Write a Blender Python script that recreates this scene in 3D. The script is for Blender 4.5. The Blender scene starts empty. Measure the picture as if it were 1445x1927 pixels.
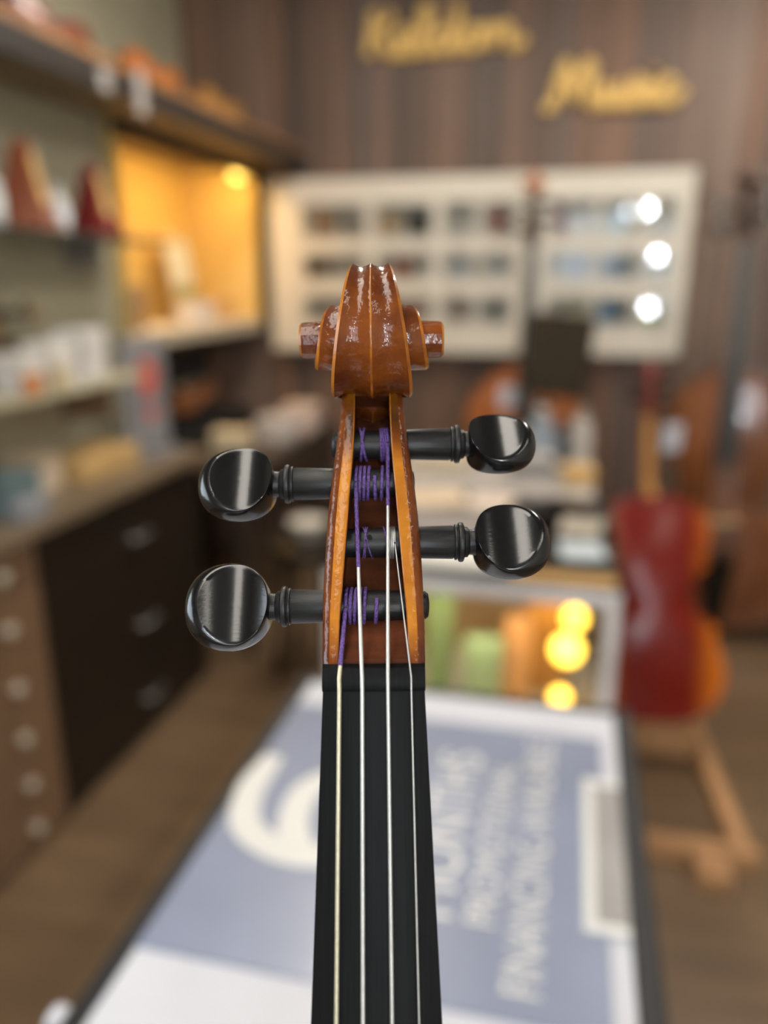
import bpy, bmesh, math, random
from mathutils import Vector, Matrix, Euler
random.seed(7)
R = math.radians
scene = bpy.context.scene
col = scene.collection

# ------------------------------------------------------------------ camera
FPX = 1500.0
PITCH, YAW, CAMH = R(16.3), R(13.2), 1.5
cam_d = bpy.data.cameras.new('camera')
cam_d.sensor_fit = 'HORIZONTAL'; cam_d.sensor_width = 36.0
cam_d.lens = FPX / 1445.0 * 36.0
cam_d.clip_start = 0.01; cam_d.clip_end = 60
cam_d.dof.use_dof = True
cam_d.dof.focus_distance = 0.197
cam_d.dof.aperture_fstop = 5.8
cam = bpy.data.objects.new('camera', cam_d); col.objects.link(cam)
cam.location = (0, 0, CAMH)
cam.rotation_euler = (R(90) - PITCH, 0, YAW)
scene.camera = cam

# ------------------------------------------------------------------ world, exposure
world = bpy.data.worlds.new('world'); scene.world = world
world.use_nodes = True
bg = world.node_tree.nodes['Background']
bg.inputs[0].default_value = (0.80, 0.90, 1.0, 1); bg.inputs[1].default_value = 6.5
vs = scene.view_settings
vs.view_transform = 'Standard'; vs.look = 'None'; vs.gamma = 1.0; vs.exposure = 0.0
vs.use_curve_mapping = False
scene.cycles.max_bounces = 7; scene.cycles.diffuse_bounces = 4; scene.cycles.glossy_bounces = 3
scene.cycles.transparent_max_bounces = 12; scene.cycles.adaptive_threshold = 0.035

# wide panel first, the strips after it added to brighten the room: (x, y, length along y, width, strength)
STRIPS = [(-0.42, -0.35, 2.4, 0.55, 7.5), (-0.70, 2.55, 1.5, 0.16, 42.0), (0.75, 2.75, 1.5, 0.16, 46.0), (1.35, -0.4, 1.6, 0.16, 12.0)]
CEIL = 2.9

# ------------------------------------------------------------------ materials
MATS = {}
def mat(name, color, rough=0.5, metal=0.0, coat=0.0, var=0.12, scale=8.0, bump=0.0, spec=0.5,
        emit=None, estr=0.0, stretch=(1, 1, 1), color2=None, trans=0.0, ior=1.45, coat_rough=0.08, bscale=None):
    if name in MATS: return MATS[name]
    m = bpy.data.materials.new(name); m.use_nodes = True
    nt = m.node_tree; b = nt.nodes['Principled BSDF']
    b.inputs['Roughness'].default_value = rough
    b.inputs['Metallic'].default_value = metal
    b.inputs['Coat Weight'].default_value = coat
    b.inputs['Coat Roughness'].default_value = coat_rough
    b.inputs['Specular IOR Level'].default_value = spec
    b.inputs['IOR'].default_value = ior
    b.inputs['Transmission Weight'].default_value = trans
    tc = nt.nodes.new('ShaderNodeTexCoord')
    mp = nt.nodes.new('ShaderNodeMapping'); mp.inputs['Scale'].default_value = stretch
    nt.links.new(tc.outputs['Object'], mp.inputs[0])
    nz = nt.nodes.new('ShaderNodeTexNoise'); nz.inputs['Scale'].default_value = scale
    nz.inputs['Detail'].default_value = 4
    nt.links.new(mp.outputs[0], nz.inputs['Vector'])
    rp = nt.nodes.new('ShaderNodeValToRGB')
    c = color; c2 = color2 or tuple(max(0, x * (1 - var)) for x in c)
    c1 = c if color2 else tuple(min(1, x * (1 + var)) for x in c)
    rp.color_ramp.elements[0].position = 0.35; rp.color_ramp.elements[1].position = 0.65
    rp.color_ramp.elements[0].color = (*c2, 1); rp.color_ramp.elements[1].color = (*c1, 1)
    nt.links.new(nz.outputs['Fac'], rp.inputs[0])
    nt.links.new(rp.outputs[0], b.inputs['Base Color'])
    if bump:
        bn = nt.nodes.new('ShaderNodeBump'); bn.inputs['Strength'].default_value = bump
        bn.inputs['Distance'].default_value = 0.001
        src = nz
        if bscale:
            src = nt.nodes.new('ShaderNodeTexNoise'); src.inputs['Scale'].default_value = bscale
            src.inputs['Detail'].default_value = 3
            nt.links.new(mp.outputs[0], src.inputs['Vector'])
        nt.links.new(src.outputs['Fac'], bn.inputs['Height'])
        nt.links.new(bn.outputs[0], b.inputs['Normal'])
    if emit:
        b.inputs['Emission Color'].default_value = (*emit, 1); b.inputs['Emission Strength'].default_value = estr
    MATS[name] = m
    return m

def glass_pane(name, tint=(1, 1, 1), ior=1.5, boost=1.0):
    if name in MATS: return MATS[name]
    m = bpy.data.materials.new(name); m.use_nodes = True
    nt = m.node_tree; nt.nodes.clear()
    out = nt.nodes.new('ShaderNodeOutputMaterial'); mix = nt.nodes.new('ShaderNodeMixShader')
    tr = nt.nodes.new('ShaderNodeBsdfTransparent'); tr.inputs[0].default_value = (*tint, 1)
    gl = nt.nodes.new('ShaderNodeBsdfGlossy'); gl.inputs['Roughness'].default_value = 0.02
    fr = nt.nodes.new('ShaderNodeFresnel'); fr.inputs['IOR'].default_value = ior
    mu = nt.nodes.new('ShaderNodeMath'); mu.operation = 'MULTIPLY'; mu.inputs[1].default_value = boost
    nt.links.new(fr.outputs[0], mu.inputs[0]); nt.links.new(mu.outputs[0], mix.inputs[0])
    nt.links.new(tr.outputs[0], mix.inputs[1]); nt.links.new(gl.outputs[0], mix.inputs[2])
    nt.links.new(mix.outputs[0], out.inputs[0])
    MATS[name] = m
    return m

def plank_material():
    m = bpy.data.materials.new('wall_plank_wood'); m.use_nodes = True
    nt = m.node_tree; b = nt.nodes['Principled BSDF']; b.inputs['Roughness'].default_value = 0.6
    oi = nt.nodes.new('ShaderNodeObjectInfo')
    r1 = nt.nodes.new('ShaderNodeValToRGB')
    els = r1.color_ramp.elements
    els[0].position = 0; els[0].color = (0.105, 0.076, 0.060, 1)
    els[1].position = 1; els[1].color = (0.21, 0.155, 0.122, 1)
    for p, c in ((0.25, (0.185, 0.112, 0.076, 1)), (0.5, (0.135, 0.106, 0.092, 1)), (0.75, (0.235, 0.138, 0.092, 1))):
        e = els.new(p); e.color = c
    nt.links.new(oi.outputs['Random'], r1.inputs[0])
    tc = nt.nodes.new('ShaderNodeTexCoord'); mp = nt.nodes.new('ShaderNodeMapping')
    mp.inputs['Scale'].default_value = (14, 14, 0.9)
    nt.links.new(tc.outputs['Object'], mp.inputs[0])
    ad = nt.nodes.new('ShaderNodeVectorMath'); ad.operation = 'ADD'
    sc = nt.nodes.new('ShaderNodeVectorMath'); sc.operation = 'SCALE'; sc.inputs['Scale'].default_value = 1.0
    nt.links.new(oi.outputs['Location'], sc.inputs[0])
    nt.links.new(mp.outputs[0], ad.inputs[0]); nt.links.new(sc.outputs[0], ad.inputs[1])
    nz = nt.nodes.new('ShaderNodeTexNoise'); nz.inputs['Scale'].default_value = 1.6; nz.inputs['Detail'].default_value = 6
    nt.links.new(ad.outputs[0], nz.inputs['Vector'])
    mx = nt.nodes.new('ShaderNodeMixRGB'); mx.blend_type = 'MULTIPLY'; mx.inputs[0].default_value = 1
    r2 = nt.nodes.new('ShaderNodeValToRGB')
    r2.color_ramp.elements[0].position = 0.3; r2.color_ramp.elements[0].color = (0.55, 0.52, 0.50, 1)
    r2.color_ramp.elements[1].position = 0.7; r2.color_ramp.elements[1].color = (1.25, 1.22, 1.2, 1)
    nt.links.new(nz.outputs['Fac'], r2.inputs[0])
    nt.links.new(r1.outputs[0], mx.inputs[1]); nt.links.new(r2.outputs[0], mx.inputs[2])
    nt.links.new(mx.outputs[0], b.inputs['Base Color'])
    return m

# ------------------------------------------------------------------ mesh helpers
def obj(name, me, m, parent=None, loc=(0, 0, 0), rot=(0, 0, 0), scale=None):
    o = bpy.data.objects.new(name, me); col.objects.link(o)
    if m is not None and me is not None:
        ms = m if isinstance(m, (list, tuple)) else [m]
        if len(me.materials) == 0:
            for k in ms: me.materials.append(k)
        elif me.materials[0] != ms[0]:
            for i, k in enumerate(ms):
                o.material_slots[i].link = 'OBJECT'; o.material_slots[i].material = k
    o.location = loc; o.rotation_euler = rot
    if scale is not None: o.scale = scale if isinstance(scale, (tuple, list)) else (scale,) * 3
    if parent is not None: o.parent = parent
    return o
def thing(name, label, cat, loc=(0, 0, 0), rot=(0, 0, 0), group=None, scale=1):
    o = bpy.data.objects.new(name, None); col.objects.link(o); o.empty_display_size = 0.05
    o.location = loc; o.rotation_euler = rot; o.scale = (scale,) * 3
    return tag(o, label, cat, group)
def tag(o, label, cat, group=None):
    o['label'] = label; o['category'] = cat
    if group: o['group'] = group
    return o
def struct(o):
    o['kind'] = 'structure'; return o
def mesh(name, v, f, smooth=None, fm=None):
    me = bpy.data.meshes.new(name); me.from_pydata([tuple(p) for p in v], [], f); me.update()
    if fm: me.polygons.foreach_set('material_index', fm)
    bm = bmesh.new(); bm.from_mesh(me); bmesh.ops.recalc_face_normals(bm, faces=bm.faces); bm.to_mesh(me); bm.free()
    if smooth is not None:
        me.polygons.foreach_set('use_smooth', [True] * len(me.polygons))
        me.set_sharp_from_angle(angle=R(smooth))
    return me
def box(x0, x1, y0, y1, z0, z1, bev=0.0, name='box', seg=2):
    bm = bmesh.new()
    bmesh.ops.create_cube(bm, size=1)
    for v in bm.verts:
        v.co = Vector(((x0 + x1) / 2 + v.co.x * (x1 - x0), (y0 + y1) / 2 + v.co.y * (y1 - y0), (z0 + z1) / 2 + v.co.z * (z1 - z0)))
    if bev > 0:
        bmesh.ops.bevel(bm, geom=bm.edges[:], offset=min(bev, 0.45 * min(x1 - x0, y1 - y0, z1 - z0)), segments=seg, affect='EDGES', profile=0.5)
    me = bpy.data.meshes.new(name); bm.to_mesh(me); bm.free()
    return me
def merge(*mes, name='merged'):
    bm = bmesh.new()
    for me in mes: bm.from_mesh(me)
    out = bpy.data.meshes.new(name); bm.to_mesh(out); bm.free(); return out
def tube(pts, r, n=8, name='tube', cap=True):
    pts = [Vector(p) for p in pts]; v = []; f = []
    rs = r if isinstance(r, (list, tuple)) else [r] * len(pts)
    t0 = (pts[1] - pts[0]).normalized()
    ref = Vector((0, 0, 1)) if abs(t0.z) < 0.9 else Vector((1, 0, 0))
    nrm = (ref - t0 * ref.dot(t0)).normalized()
    for i, p in enumerate(pts):
        t = (pts[min(i + 1, len(pts) - 1)] - pts[max(i - 1, 0)]).normalized()
        nrm = (nrm - t * nrm.dot(t)).normalized(); b = t.cross(nrm)
        for k in range(n):
            a = 2 * math.pi * k / n
            v.append(p + (nrm * math.cos(a) + b * math.sin(a)) * rs[i])
    for i in range(len(pts) - 1):
        for k in range(n):
            f.append((i * n + k, i * n + (k + 1) % n, (i + 1) * n + (k + 1) % n, (i + 1) * n + k))
    if cap:
        f.append(tuple(range(n))); f.append(tuple((len(pts) - 1) * n + k for k in range(n)))
    return mesh(name, v, f, 50)
def lathe(prof, n=24, axis='Z', name='lathe', smooth=40):
    v = []; f = []
    for (r, h) in prof:
        for k in range(n):
            a = 2 * math.pi * k / n; c, s = r * math.cos(a), r * math.sin(a)
            v.append((c, s, h) if axis == 'Z' else ((h, c, s) if axis == 'X' else (s, h, c)))
    for i in range(len(prof) - 1):
        for k in range(n):
            f.append((i * n + k, i * n + (k + 1) % n, (i + 1) * n + (k + 1) % n, (i + 1) * n + k))
    f.append(tuple(range(n))); f.append(tuple((len(prof) - 1) * n + k for k in range(n)))
    return mesh(name, v, f, smooth)
def lerp(tab, x):
    if x <= tab[0][0]: return tab[0][1]
    for (a, va), (b, vb) in zip(tab, tab[1:]):
        if x <= b:
            return va + (vb - va) * (x - a) / (b - a)
    return tab[-1][1]
def crom(tab, x):                       # smooth (Catmull-Rom) table
    n = len(tab)
    if x <= tab[0][0]: return tab[0][1]
    if x >= tab[-1][0]: return tab[-1][1]
    for i in range(n - 1):
        if x <= tab[i + 1][0]:
            t = (x - tab[i][0]) / (tab[i + 1][0] - tab[i][0])
            p1, p2 = tab[i][1], tab[i + 1][1]
            h = tab[i + 1][0] - tab[i][0]
            m1 = (p2 - tab[i - 1][1]) / (tab[i + 1][0] - tab[i - 1][0]) * h if i > 0 else p2 - p1
            m2 = (tab[i + 2][1] - p1) / (tab[i + 2][0] - tab[i][0]) * h if i < n - 2 else p2 - p1
            return (2*t**3 - 3*t*t + 1)*p1 + (t**3 - 2*t*t + t)*m1 + (-2*t**3 + 3*t*t)*p2 + (t**3 - t*t)*m2
def text_mesh(s, size, extrude=0.0, offset=0.0, shear=0.0, align='LEFT', space=1.0):
    c = bpy.data.curves.new('txt', 'FONT'); c.body = s; c.size = size; c.extrude = extrude
    c.offset = offset; c.shear = shear; c.align_x = align; c.space_character = space; c.resolution_u = 4
    o = bpy.data.objects.new('txt', c); col.objects.link(o)
    dg = bpy.context.evaluated_depsgraph_get(); dg.update()
    me = bpy.data.meshes.new_from_object(o.evaluated_get(dg))
    bpy.data.objects.remove(o); bpy.data.curves.remove(c)
    return me

# ------------------------------------------------------------------ palette
CREAM = mat('cream_wall', (0.40, 0.37, 0.26), 0.75, scale=3, var=0.06)
WHITE = mat('white_board_paint', (0.64, 0.60, 0.51), 0.5, scale=4, var=0.03)
DARK = mat('dark_brown_laminate', (0.014, 0.009, 0.005), 0.5, scale=3, stretch=(2, 2, 18), var=0.2)
BROWN = mat('brown_laminate', (0.185, 0.112, 0.065), 0.5, scale=3, stretch=(2, 2, 16), var=0.12)
TOPM = mat('counter_top_laminate', (0.17, 0.125, 0.08), 0.4, scale=6, var=0.1)
FASC = mat('shelf_fascia', (0.030, 0.024, 0.020), 0.45, scale=3, var=0.15)
FLOORM = mat('brown_floor', (0.165, 0.105, 0.058), 0.42, scale=2.2, stretch=(1, 5, 1), var=0.16)
CEILM = mat('ceiling_paint', (0.16, 0.15, 0.14), 0.9, var=0.02)
WARMW = mat('side_wall_paint', (0.46, 0.42, 0.36), 0.8, var=0.04)
EBONY = mat('ebony', (0.0045, 0.0045, 0.0048), 0.19, var=0.3, scale=30, stretch=(6, 60, 60), spec=0.75, bump=0.035)
SHAFT = mat('turned_ebony', (0.010, 0.0100, 0.0102), 0.42, var=0.3, scale=40, stretch=(6, 40, 40), spec=0.4, bump=0.10)
FINGER = mat('fingerboard_ebony', (0.0050, 0.0050, 0.0053), 0.50, var=0.3, scale=40, stretch=(40, 40, 1), bump=0.06, spec=0.11)
BLACK = mat('black_trim', (0.013, 0.013, 0.014), 0.55, var=0.1)
GOLD = mat('gold_letters', (0.78, 0.52, 0.17), 0.5, 0.0, var=0.05)
STEEL = mat('string_steel', (0.60, 0.595, 0.56), 0.42, 0.75, var=0.05, scale=900, bump=0.06)
GUTM = mat('string_gold', (0.58, 0.53, 0.37), 0.42, 0.6, var=0.08, scale=900, bump=0.06)
PURPLE = mat('purple_silk', (0.115, 0.062, 0.235), 0.62, var=0.35, scale=1500, bump=0.9)
PAPER = mat('white_paper', (0.60, 0.61, 0.66), 0.6, var=0.03)
PEWTER = mat('grey_metal', (0.33, 0.31, 0.30), 0.35, 0.7)
WOODY = mat('raw_pine', (0.46, 0.25, 0.115), 0.55, scale=4, stretch=(3, 3, 14), var=0.15)
GLASS = glass_pane('clear_glass')

def wood_mat(name, base, dark, rough, coat, scale=1.0, bump=0.0, bscale=200, stain=False):
    """varnished figured maple: object-space flame plus noise"""
    m = bpy.data.materials.new(name); m.use_nodes = True
    nt = m.node_tree; b = nt.nodes['Principled BSDF']
    b.inputs['Roughness'].default_value = rough; b.inputs['Coat Weight'].default_value = coat
    b.inputs['Coat Roughness'].default_value = 0.13; b.inputs['Specular IOR Level'].default_value = 0.12; b.inputs['Coat IOR'].default_value = 1.4
    tc = nt.nodes.new('ShaderNodeTexCoord')
    n1 = nt.nodes.new('ShaderNodeTexNoise'); n1.inputs['Scale'].default_value = 55 * scale; n1.inputs['Detail'].default_value = 5
    mp = nt.nodes.new('ShaderNodeMapping'); mp.inputs['Scale'].default_value = (1, 1, 1)
    nt.links.new(tc.outputs['Object'], mp.inputs[0]); nt.links.new(mp.outputs[0], n1.inputs['Vector'])
    n2 = nt.nodes.new('ShaderNodeTexNoise'); n2.inputs['Scale'].default_value = 240 * scale; n2.inputs['Detail'].default_value = 3
    m2 = nt.nodes.new('ShaderNodeMapping'); m2.inputs['Scale'].default_value = (0.25, 1, 1.0)
    nt.links.new(tc.outputs['Object'], m2.inputs[0]); nt.links.new(m2.outputs[0], n2.inputs['Vector'])
    ad = nt.nodes.new('ShaderNodeMath'); ad.operation = 'MULTIPLY_ADD'; ad.inputs[1].default_value = 0.45
    nt.links.new(n2.outputs['Fac'], ad.inputs[0]); nt.links.new(n1.outputs['Fac'], ad.inputs[2])
    rp = nt.nodes.new('ShaderNodeValToRGB')
    rp.color_ramp.elements[0].position = 0.52; rp.color_ramp.elements[0].color = (*dark, 1)
    rp.color_ramp.elements[1].position = 0.86; rp.color_ramp.elements[1].color = (*base, 1)
    nt.links.new(ad.outputs[0], rp.inputs[0]); nt.links.new(rp.outputs[0], b.inputs['Base Color'])
    if stain:            # hand grime: dark patches by the throat and by the nut, ragged edged
        sx = nt.nodes.new('ShaderNodeSeparateXYZ'); nt.links.new(tc.outputs['Object'], sx.inputs[0])
        wb_ = nt.nodes.new('ShaderNodeMath'); wb_.operation = 'MULTIPLY_ADD'; wb_.inputs[1].default_value = 0.022
        nt.links.new(n1.outputs['Fac'], wb_.inputs[0]); nt.links.new(sx.outputs['Z'], wb_.inputs[2])
        sr = nt.nodes.new('ShaderNodeValToRGB'); e = sr.color_ramp.elements
        mr = nt.nodes.new('ShaderNodeMapRange'); mr.inputs['From Max'].default_value = 0.1
        nt.links.new(wb_.outputs[0], mr.inputs['Value']); nt.links.new(mr.outputs[0], sr.inputs[0])
        e[0].position = 0.15; e[0].color = (0.42, 0.30, 0.30, 1); e[1].position = 0.26; e[1].color = (1, 1, 1, 1)
        for p_, c_ in ((0.66, (1, 1, 1, 1)), (0.74, (0.34, 0.24, 0.22, 1)), (0.80, (0.12, 0.10, 0.10, 1)), (0.88, (0.42, 0.38, 0.40, 1))):
            q_ = e.new(p_); q_.color = c_
        ml = nt.nodes.new('ShaderNodeMixRGB'); ml.blend_type = 'MULTIPLY'; ml.inputs[0].default_value = 1
        nt.links.new(rp.outputs[0], ml.inputs[1]); nt.links.new(sr.outputs[0], ml.inputs[2])
        nt.links.new(ml.outputs[0], b.inputs['Base Color'])
    if bump:
        n3 = nt.nodes.new('ShaderNodeTexNoise'); n3.inputs['Scale'].default_value = bscale; n3.inputs['Detail'].default_value = 2
        nt.links.new(tc.outputs['Object'], n3.inputs['Vector'])
        bn = nt.nodes.new('ShaderNodeBump'); bn.inputs['Strength'].default_value = bump; bn.inputs['Distance'].default_value = 0.0006
        nt.links.new(n3.outputs['Fac'], bn.inputs['Height']); nt.links.new(bn.outputs[0], b.inputs['Normal'])
        nt.links.new(bn.outputs[0], b.inputs['Coat Normal'])
    MATS[name] = m
    return m
VARN = wood_mat('red_brown_varnish', (0.180, 0.045, 0.005), (0.055, 0.0095, 0.0022), 0.36, 0.9, 0.75, 0.6, 420)
AMBER = wood_mat('worn_amber_maple', (0.46, 0.172, 0.012), (0.30, 0.088, 0.007), 0.40, 0.55, 1.0, 0.35, 500, stain=True)
EDGE = wood_mat('worn_edge_maple', (0.44, 0.150, 0.014), (0.20, 0.055, 0.007), 0.38, 0.6, 1.2, 0.3, 500)
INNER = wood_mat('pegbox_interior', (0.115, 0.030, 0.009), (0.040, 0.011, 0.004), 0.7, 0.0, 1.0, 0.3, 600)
V_RED = mat('cello_red_varnish', (0.20, 0.016, 0.005), 0.32, coat=0.7, scale=6, var=0.2)
V_ORANGE = mat('orange_varnish', (0.40, 0.115, 0.018), 0.35, coat=0.6, scale=8, var=0.25)
V_BROWN = mat('brown_varnish', (0.20, 0.070, 0.024), 0.22, coat=0.8, scale=6, var=0.25)
V_DARKR = mat('dark_red_varnish', (0.17, 0.036, 0.014), 0.3, coat=0.7, scale=8, var=0.25)
V_WALNUT = mat('dark_walnut_varnish', (0.055, 0.024, 0.011), 0.3, coat=0.5, scale=8, var=0.2)
V_HONEY = mat('honey_varnish', (0.42, 0.20, 0.05), 0.35, coat=0.6, scale=8, var=0.2)
V_NECK = mat('neck_maple', (0.46, 0.21, 0.055), 0.45, scale=10, var=0.15)

def two_tone_mat():
    """red finish that turns orange on the flanks of the bouts"""
    m = bpy.data.materials.new('two_tone_cello_back'); m.use_nodes = True
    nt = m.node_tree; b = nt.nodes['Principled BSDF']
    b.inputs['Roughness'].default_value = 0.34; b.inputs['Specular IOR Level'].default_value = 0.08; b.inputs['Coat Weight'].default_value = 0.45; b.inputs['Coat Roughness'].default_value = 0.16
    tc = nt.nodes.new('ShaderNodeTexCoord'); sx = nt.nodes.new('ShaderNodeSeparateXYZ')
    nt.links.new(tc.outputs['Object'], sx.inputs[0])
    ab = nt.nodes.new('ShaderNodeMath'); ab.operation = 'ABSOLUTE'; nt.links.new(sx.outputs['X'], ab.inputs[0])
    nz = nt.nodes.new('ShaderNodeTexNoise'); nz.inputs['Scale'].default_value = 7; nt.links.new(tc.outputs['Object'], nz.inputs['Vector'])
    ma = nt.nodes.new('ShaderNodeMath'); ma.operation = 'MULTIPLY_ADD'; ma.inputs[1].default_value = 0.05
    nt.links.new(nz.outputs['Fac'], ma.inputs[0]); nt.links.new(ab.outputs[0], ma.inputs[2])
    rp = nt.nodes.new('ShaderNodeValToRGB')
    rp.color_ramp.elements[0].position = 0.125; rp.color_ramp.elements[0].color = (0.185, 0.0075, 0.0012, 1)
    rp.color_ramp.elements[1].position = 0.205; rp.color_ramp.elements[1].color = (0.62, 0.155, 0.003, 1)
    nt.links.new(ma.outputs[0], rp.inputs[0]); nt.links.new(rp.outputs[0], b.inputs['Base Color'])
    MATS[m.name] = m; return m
V_TWOTONE = two_tone_mat()

# ------------------------------------------------------------------ the room
XL, XR, YB, YF = -2.0, 2.1, 4.1, -2.6
struct(obj('floor', box(XL - .1, XR + .1, YF - .1, YB + .1, -0.1, 0.0), FLOORM))
struct(obj('ceiling', box(XL - .1, XR + .1, YF - .1, YB + .1, CEIL, CEIL + .1), CEILM))
LW0, LW1, LZ0, LZ1 = -1.75, 0.50, 1.05, 2.30      # daylight window in the left wall, beside the photographer
struct(obj('wall_left', merge(box(XL - .1, XL, LW1, YB, 0, CEIL), box(XL - .1, XL, YF, LW0, 0, CEIL), box(XL - .1, XL, LW0, LW1, 0, LZ0), box(XL - .1, XL, LW0, LW1, LZ1, CEIL)), CREAM))
w2 = struct(obj('window_2', merge(box(XL - .08, XL - .02, LW0, LW1, LZ0, LZ0 + .05), box(XL - .08, XL - .02, LW0, LW1, LZ1 - .05, LZ1),
                                 box(XL - .08, XL - .02, LW0, LW0 + .05, LZ0 + .05, LZ1 - .05), box(XL - .08, XL - .02, LW1 - .05, LW1, LZ0 + .05, LZ1 - .05)), WARMW))
obj('pane', box(XL - .053, XL - .047, LW0 + .05, LW1 - .05, LZ0 + .05, LZ1 - .05), GLASS, w2)
struct(obj('wall_right', box(XR, XR + .1, YF, YB, 0, CEIL), WARMW))
wb = struct(obj('wall_back', box(XL - .1, XR + .1, YB + 0.018, YB + .12, 0, CEIL), DARK))
PLANKM = plank_material()
widths = []
x = XL
while x < XR - 0.02:
    w = min(random.choice([0.09, 0.12, 0.15, 0.18]), XR - x); widths.append((x, w)); x += w
pm = {}
for x, w in widths:
    k = round(w, 3)
    if k not in pm: pm[k] = box(0.0015, w - 0.0015, 0, 0.018, 0.0, CEIL - 0.002, 0.002, 'plank', 1)
    obj('plank', pm[k], PLANKM, wb, (x, YB, 0.001))
# shop front behind the photographer: a wide window and a glazed door
wf = struct(obj('wall_front', merge(box(XL, -1.5, YF - .1, YF, 0, CEIL), box(-1.5, 1.75, YF - .1, YF, 2.35, CEIL),
                                   box(-1.5, -0.4, YF - .1, YF, 0, 2.35), box(-0.4, 0.55, YF - .1, YF, 0, 1.4), box(0.55, 0.67, YF - .1, YF, 0, 2.35),
                                   box(1.63, XR, YF - .1, YF, 0, CEIL)), WARMW))
wn = struct(obj('window_1', merge(box(-0.4, 0.55, YF - .08, YF - .02, 1.4, 1.46), box(-0.4, 0.55, YF - .08, YF - .02, 2.29, 2.35),
                                 box(-0.4, -0.34, YF - .08, YF - .02, 1.46, 2.29), box(0.49, 0.55, YF - .08, YF - .02, 1.46, 2.29)), BLACK))
obj('pane', box(-0.34, 0.49, YF - .053, YF - .047, 1.46, 2.29), GLASS, wn)
dr = struct(obj('door_1', merge(box(0.67, 0.77, YF - .08, YF - .03, 0.01, 2.35), box(1.53, 1.63, YF - .08, YF - .03, 0.01, 2.35),
                               box(0.77, 1.53, YF - .08, YF - .03, 0.01, 1.1), box(0.77, 1.53, YF - .08, YF - .03, 2.22, 2.35)), BLACK))
obj('pane', box(0.77, 1.53, YF - .058, YF - .052, 1.1, 2.22), GLASS, dr)
obj('door_handle', tube([(0.80, YF - .03, 0.85), (0.80, YF + .02, 0.87), (0.80, YF + .02, 1.28), (0.80, YF - .03, 1.30)], 0.011), PEWTER, dr)

# ceiling fixtures
for i, (lx, ly, ln, wd, st) in enumerate(STRIPS):
    nm = ['wide white light panel above the poster table', 'short white strip light added as fill near the left shelves',
          'short white strip light added as fill above the double bass corner', 'white strip light added as fill on the right near the shop door'][i]
    t = thing('strip_light', nm, 'ceiling light', (lx, ly, CEIL), group='ceiling strip lights')
    obj('housing', box(-wd/2, wd/2, -ln/2, ln/2, -0.05, 0, .006), mat('fixture_white', (0.8, 0.8, 0.8), 0.5), t)
    em = mat('strip_diffuser_%d' % i, (0.9, 0.9, 0.9), 0.5, emit=(1.0, 0.93, 0.83), estr=st)
    obj('diffuser', box(-wd/2 + .01, wd/2 - .01, -ln/2 + .01, ln/2 - .01, -0.07, -0.0505, .006), em, t)
GLOBE = mat('globe_glow', (0.9, 0.9, 0.9), 0.4, emit=(0.93, 0.97, 1.0), estr=240.0)
for i, (gx, gy, gz, gr) in enumerate([(0.70, -2.1, 2.26, 0.062), (0.50, -2.1, 2.23, 0.05), (0.86, -2.1, 1.76, 0.052), (0.79, -1.85, 1.18, 0.055)]):
    nm = ['largest globe pendant lamp by the shop window', 'small high globe pendant lamp by the shop window',
          'middle-height globe pendant lamp by the shop door', 'lowest globe pendant lamp by the shop door'][i]
    t = thing('pendant_lamp', nm, 'lamp', (gx, gy, CEIL), group='globe pendants by the shop front')
    obj('ceiling_rose', lathe([(0.001, -0.02), (0.04, -0.018), (0.045, 0.0)], 20), BLACK, t)
    obj('cord', tube([(0, 0, -0.018), (0, 0, gz - CEIL + gr + .02)], 0.003, 6), BLACK, t)
    obj('cap', lathe([(0.012, gr + .03), (0.018, gr + .02), (0.02, gr - .004)], 16), BLACK, t, (0, 0, gz - CEIL))
    obj('globe', lathe([(gr * math.sin(math.pi * k / 12) + 1e-4, -gr * math.cos(math.pi * k / 12)) for k in range(13)], 24), GLOBE if i != 1 else mat('globe_dim_glow', (0.9, 0.9, 0.9), 0.4, emit=(0.85, 0.93, 1.0), estr=60.0), t, (0, 0, gz - CEIL))

# ------------------------------------------------------------------ string instruments
# instrument frame: x right, z up along the neck, -y towards the player's view of the front; metres
MM = 0.001
def head_pt(x, u, z): return (x * MM, -z * MM, u * MM)

# pegbox (millimetres about the nut): up, outer half width, inner half width, front, back, cavity floor
PBX = [(0.3, 12.1, 8.5, -1.2, -15, -1.25), (5.0, 12.4, 8.4, -2.2, -17, -2.4), (7.0, 12.4, 8.35, -2.6, -18, -4.6), (10, 12.4, 8.25, -3.2, -19.5, -8.5),
       (14, 12.4, 8.0, -3.9, -21, -13.0), (20, 12.25, 7.5, -5.0, -23, -17.5), (28, 11.95, 6.9, -6.3, -25, -20.5), (36, 11.5, 6.3, -7.8, -27, -22.5),
       (44, 10.8, 5.75, -9.4, -29.5, -25), (51, 10.0, 5.2, -11.0, -32, -27.5), (58, 9.2, 4.8, -12.9, -34, -29.5), (65, 8.5, 4.6, -15.0, -36, -30.5),
       (70, 8.2, 4.55, -16.8, -36.6, -30.5), (70.3, 8.2, 4.55, -17, -36.7, -17.4), (76, 7.9, 4.5, -20, -37, -20.4), (83, 7.2, 4.4, -24, -37, -24.4)]
def stretch_u(u):
    t = min(1, max(0, u / 16.0)); return u + 4.2 * t * t * (3 - 2 * t)
PBX = [(stretch_u(r[0]) + (1.2 if r[0] == 5.0 else 0),) + r[1:] for r in PBX]
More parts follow.
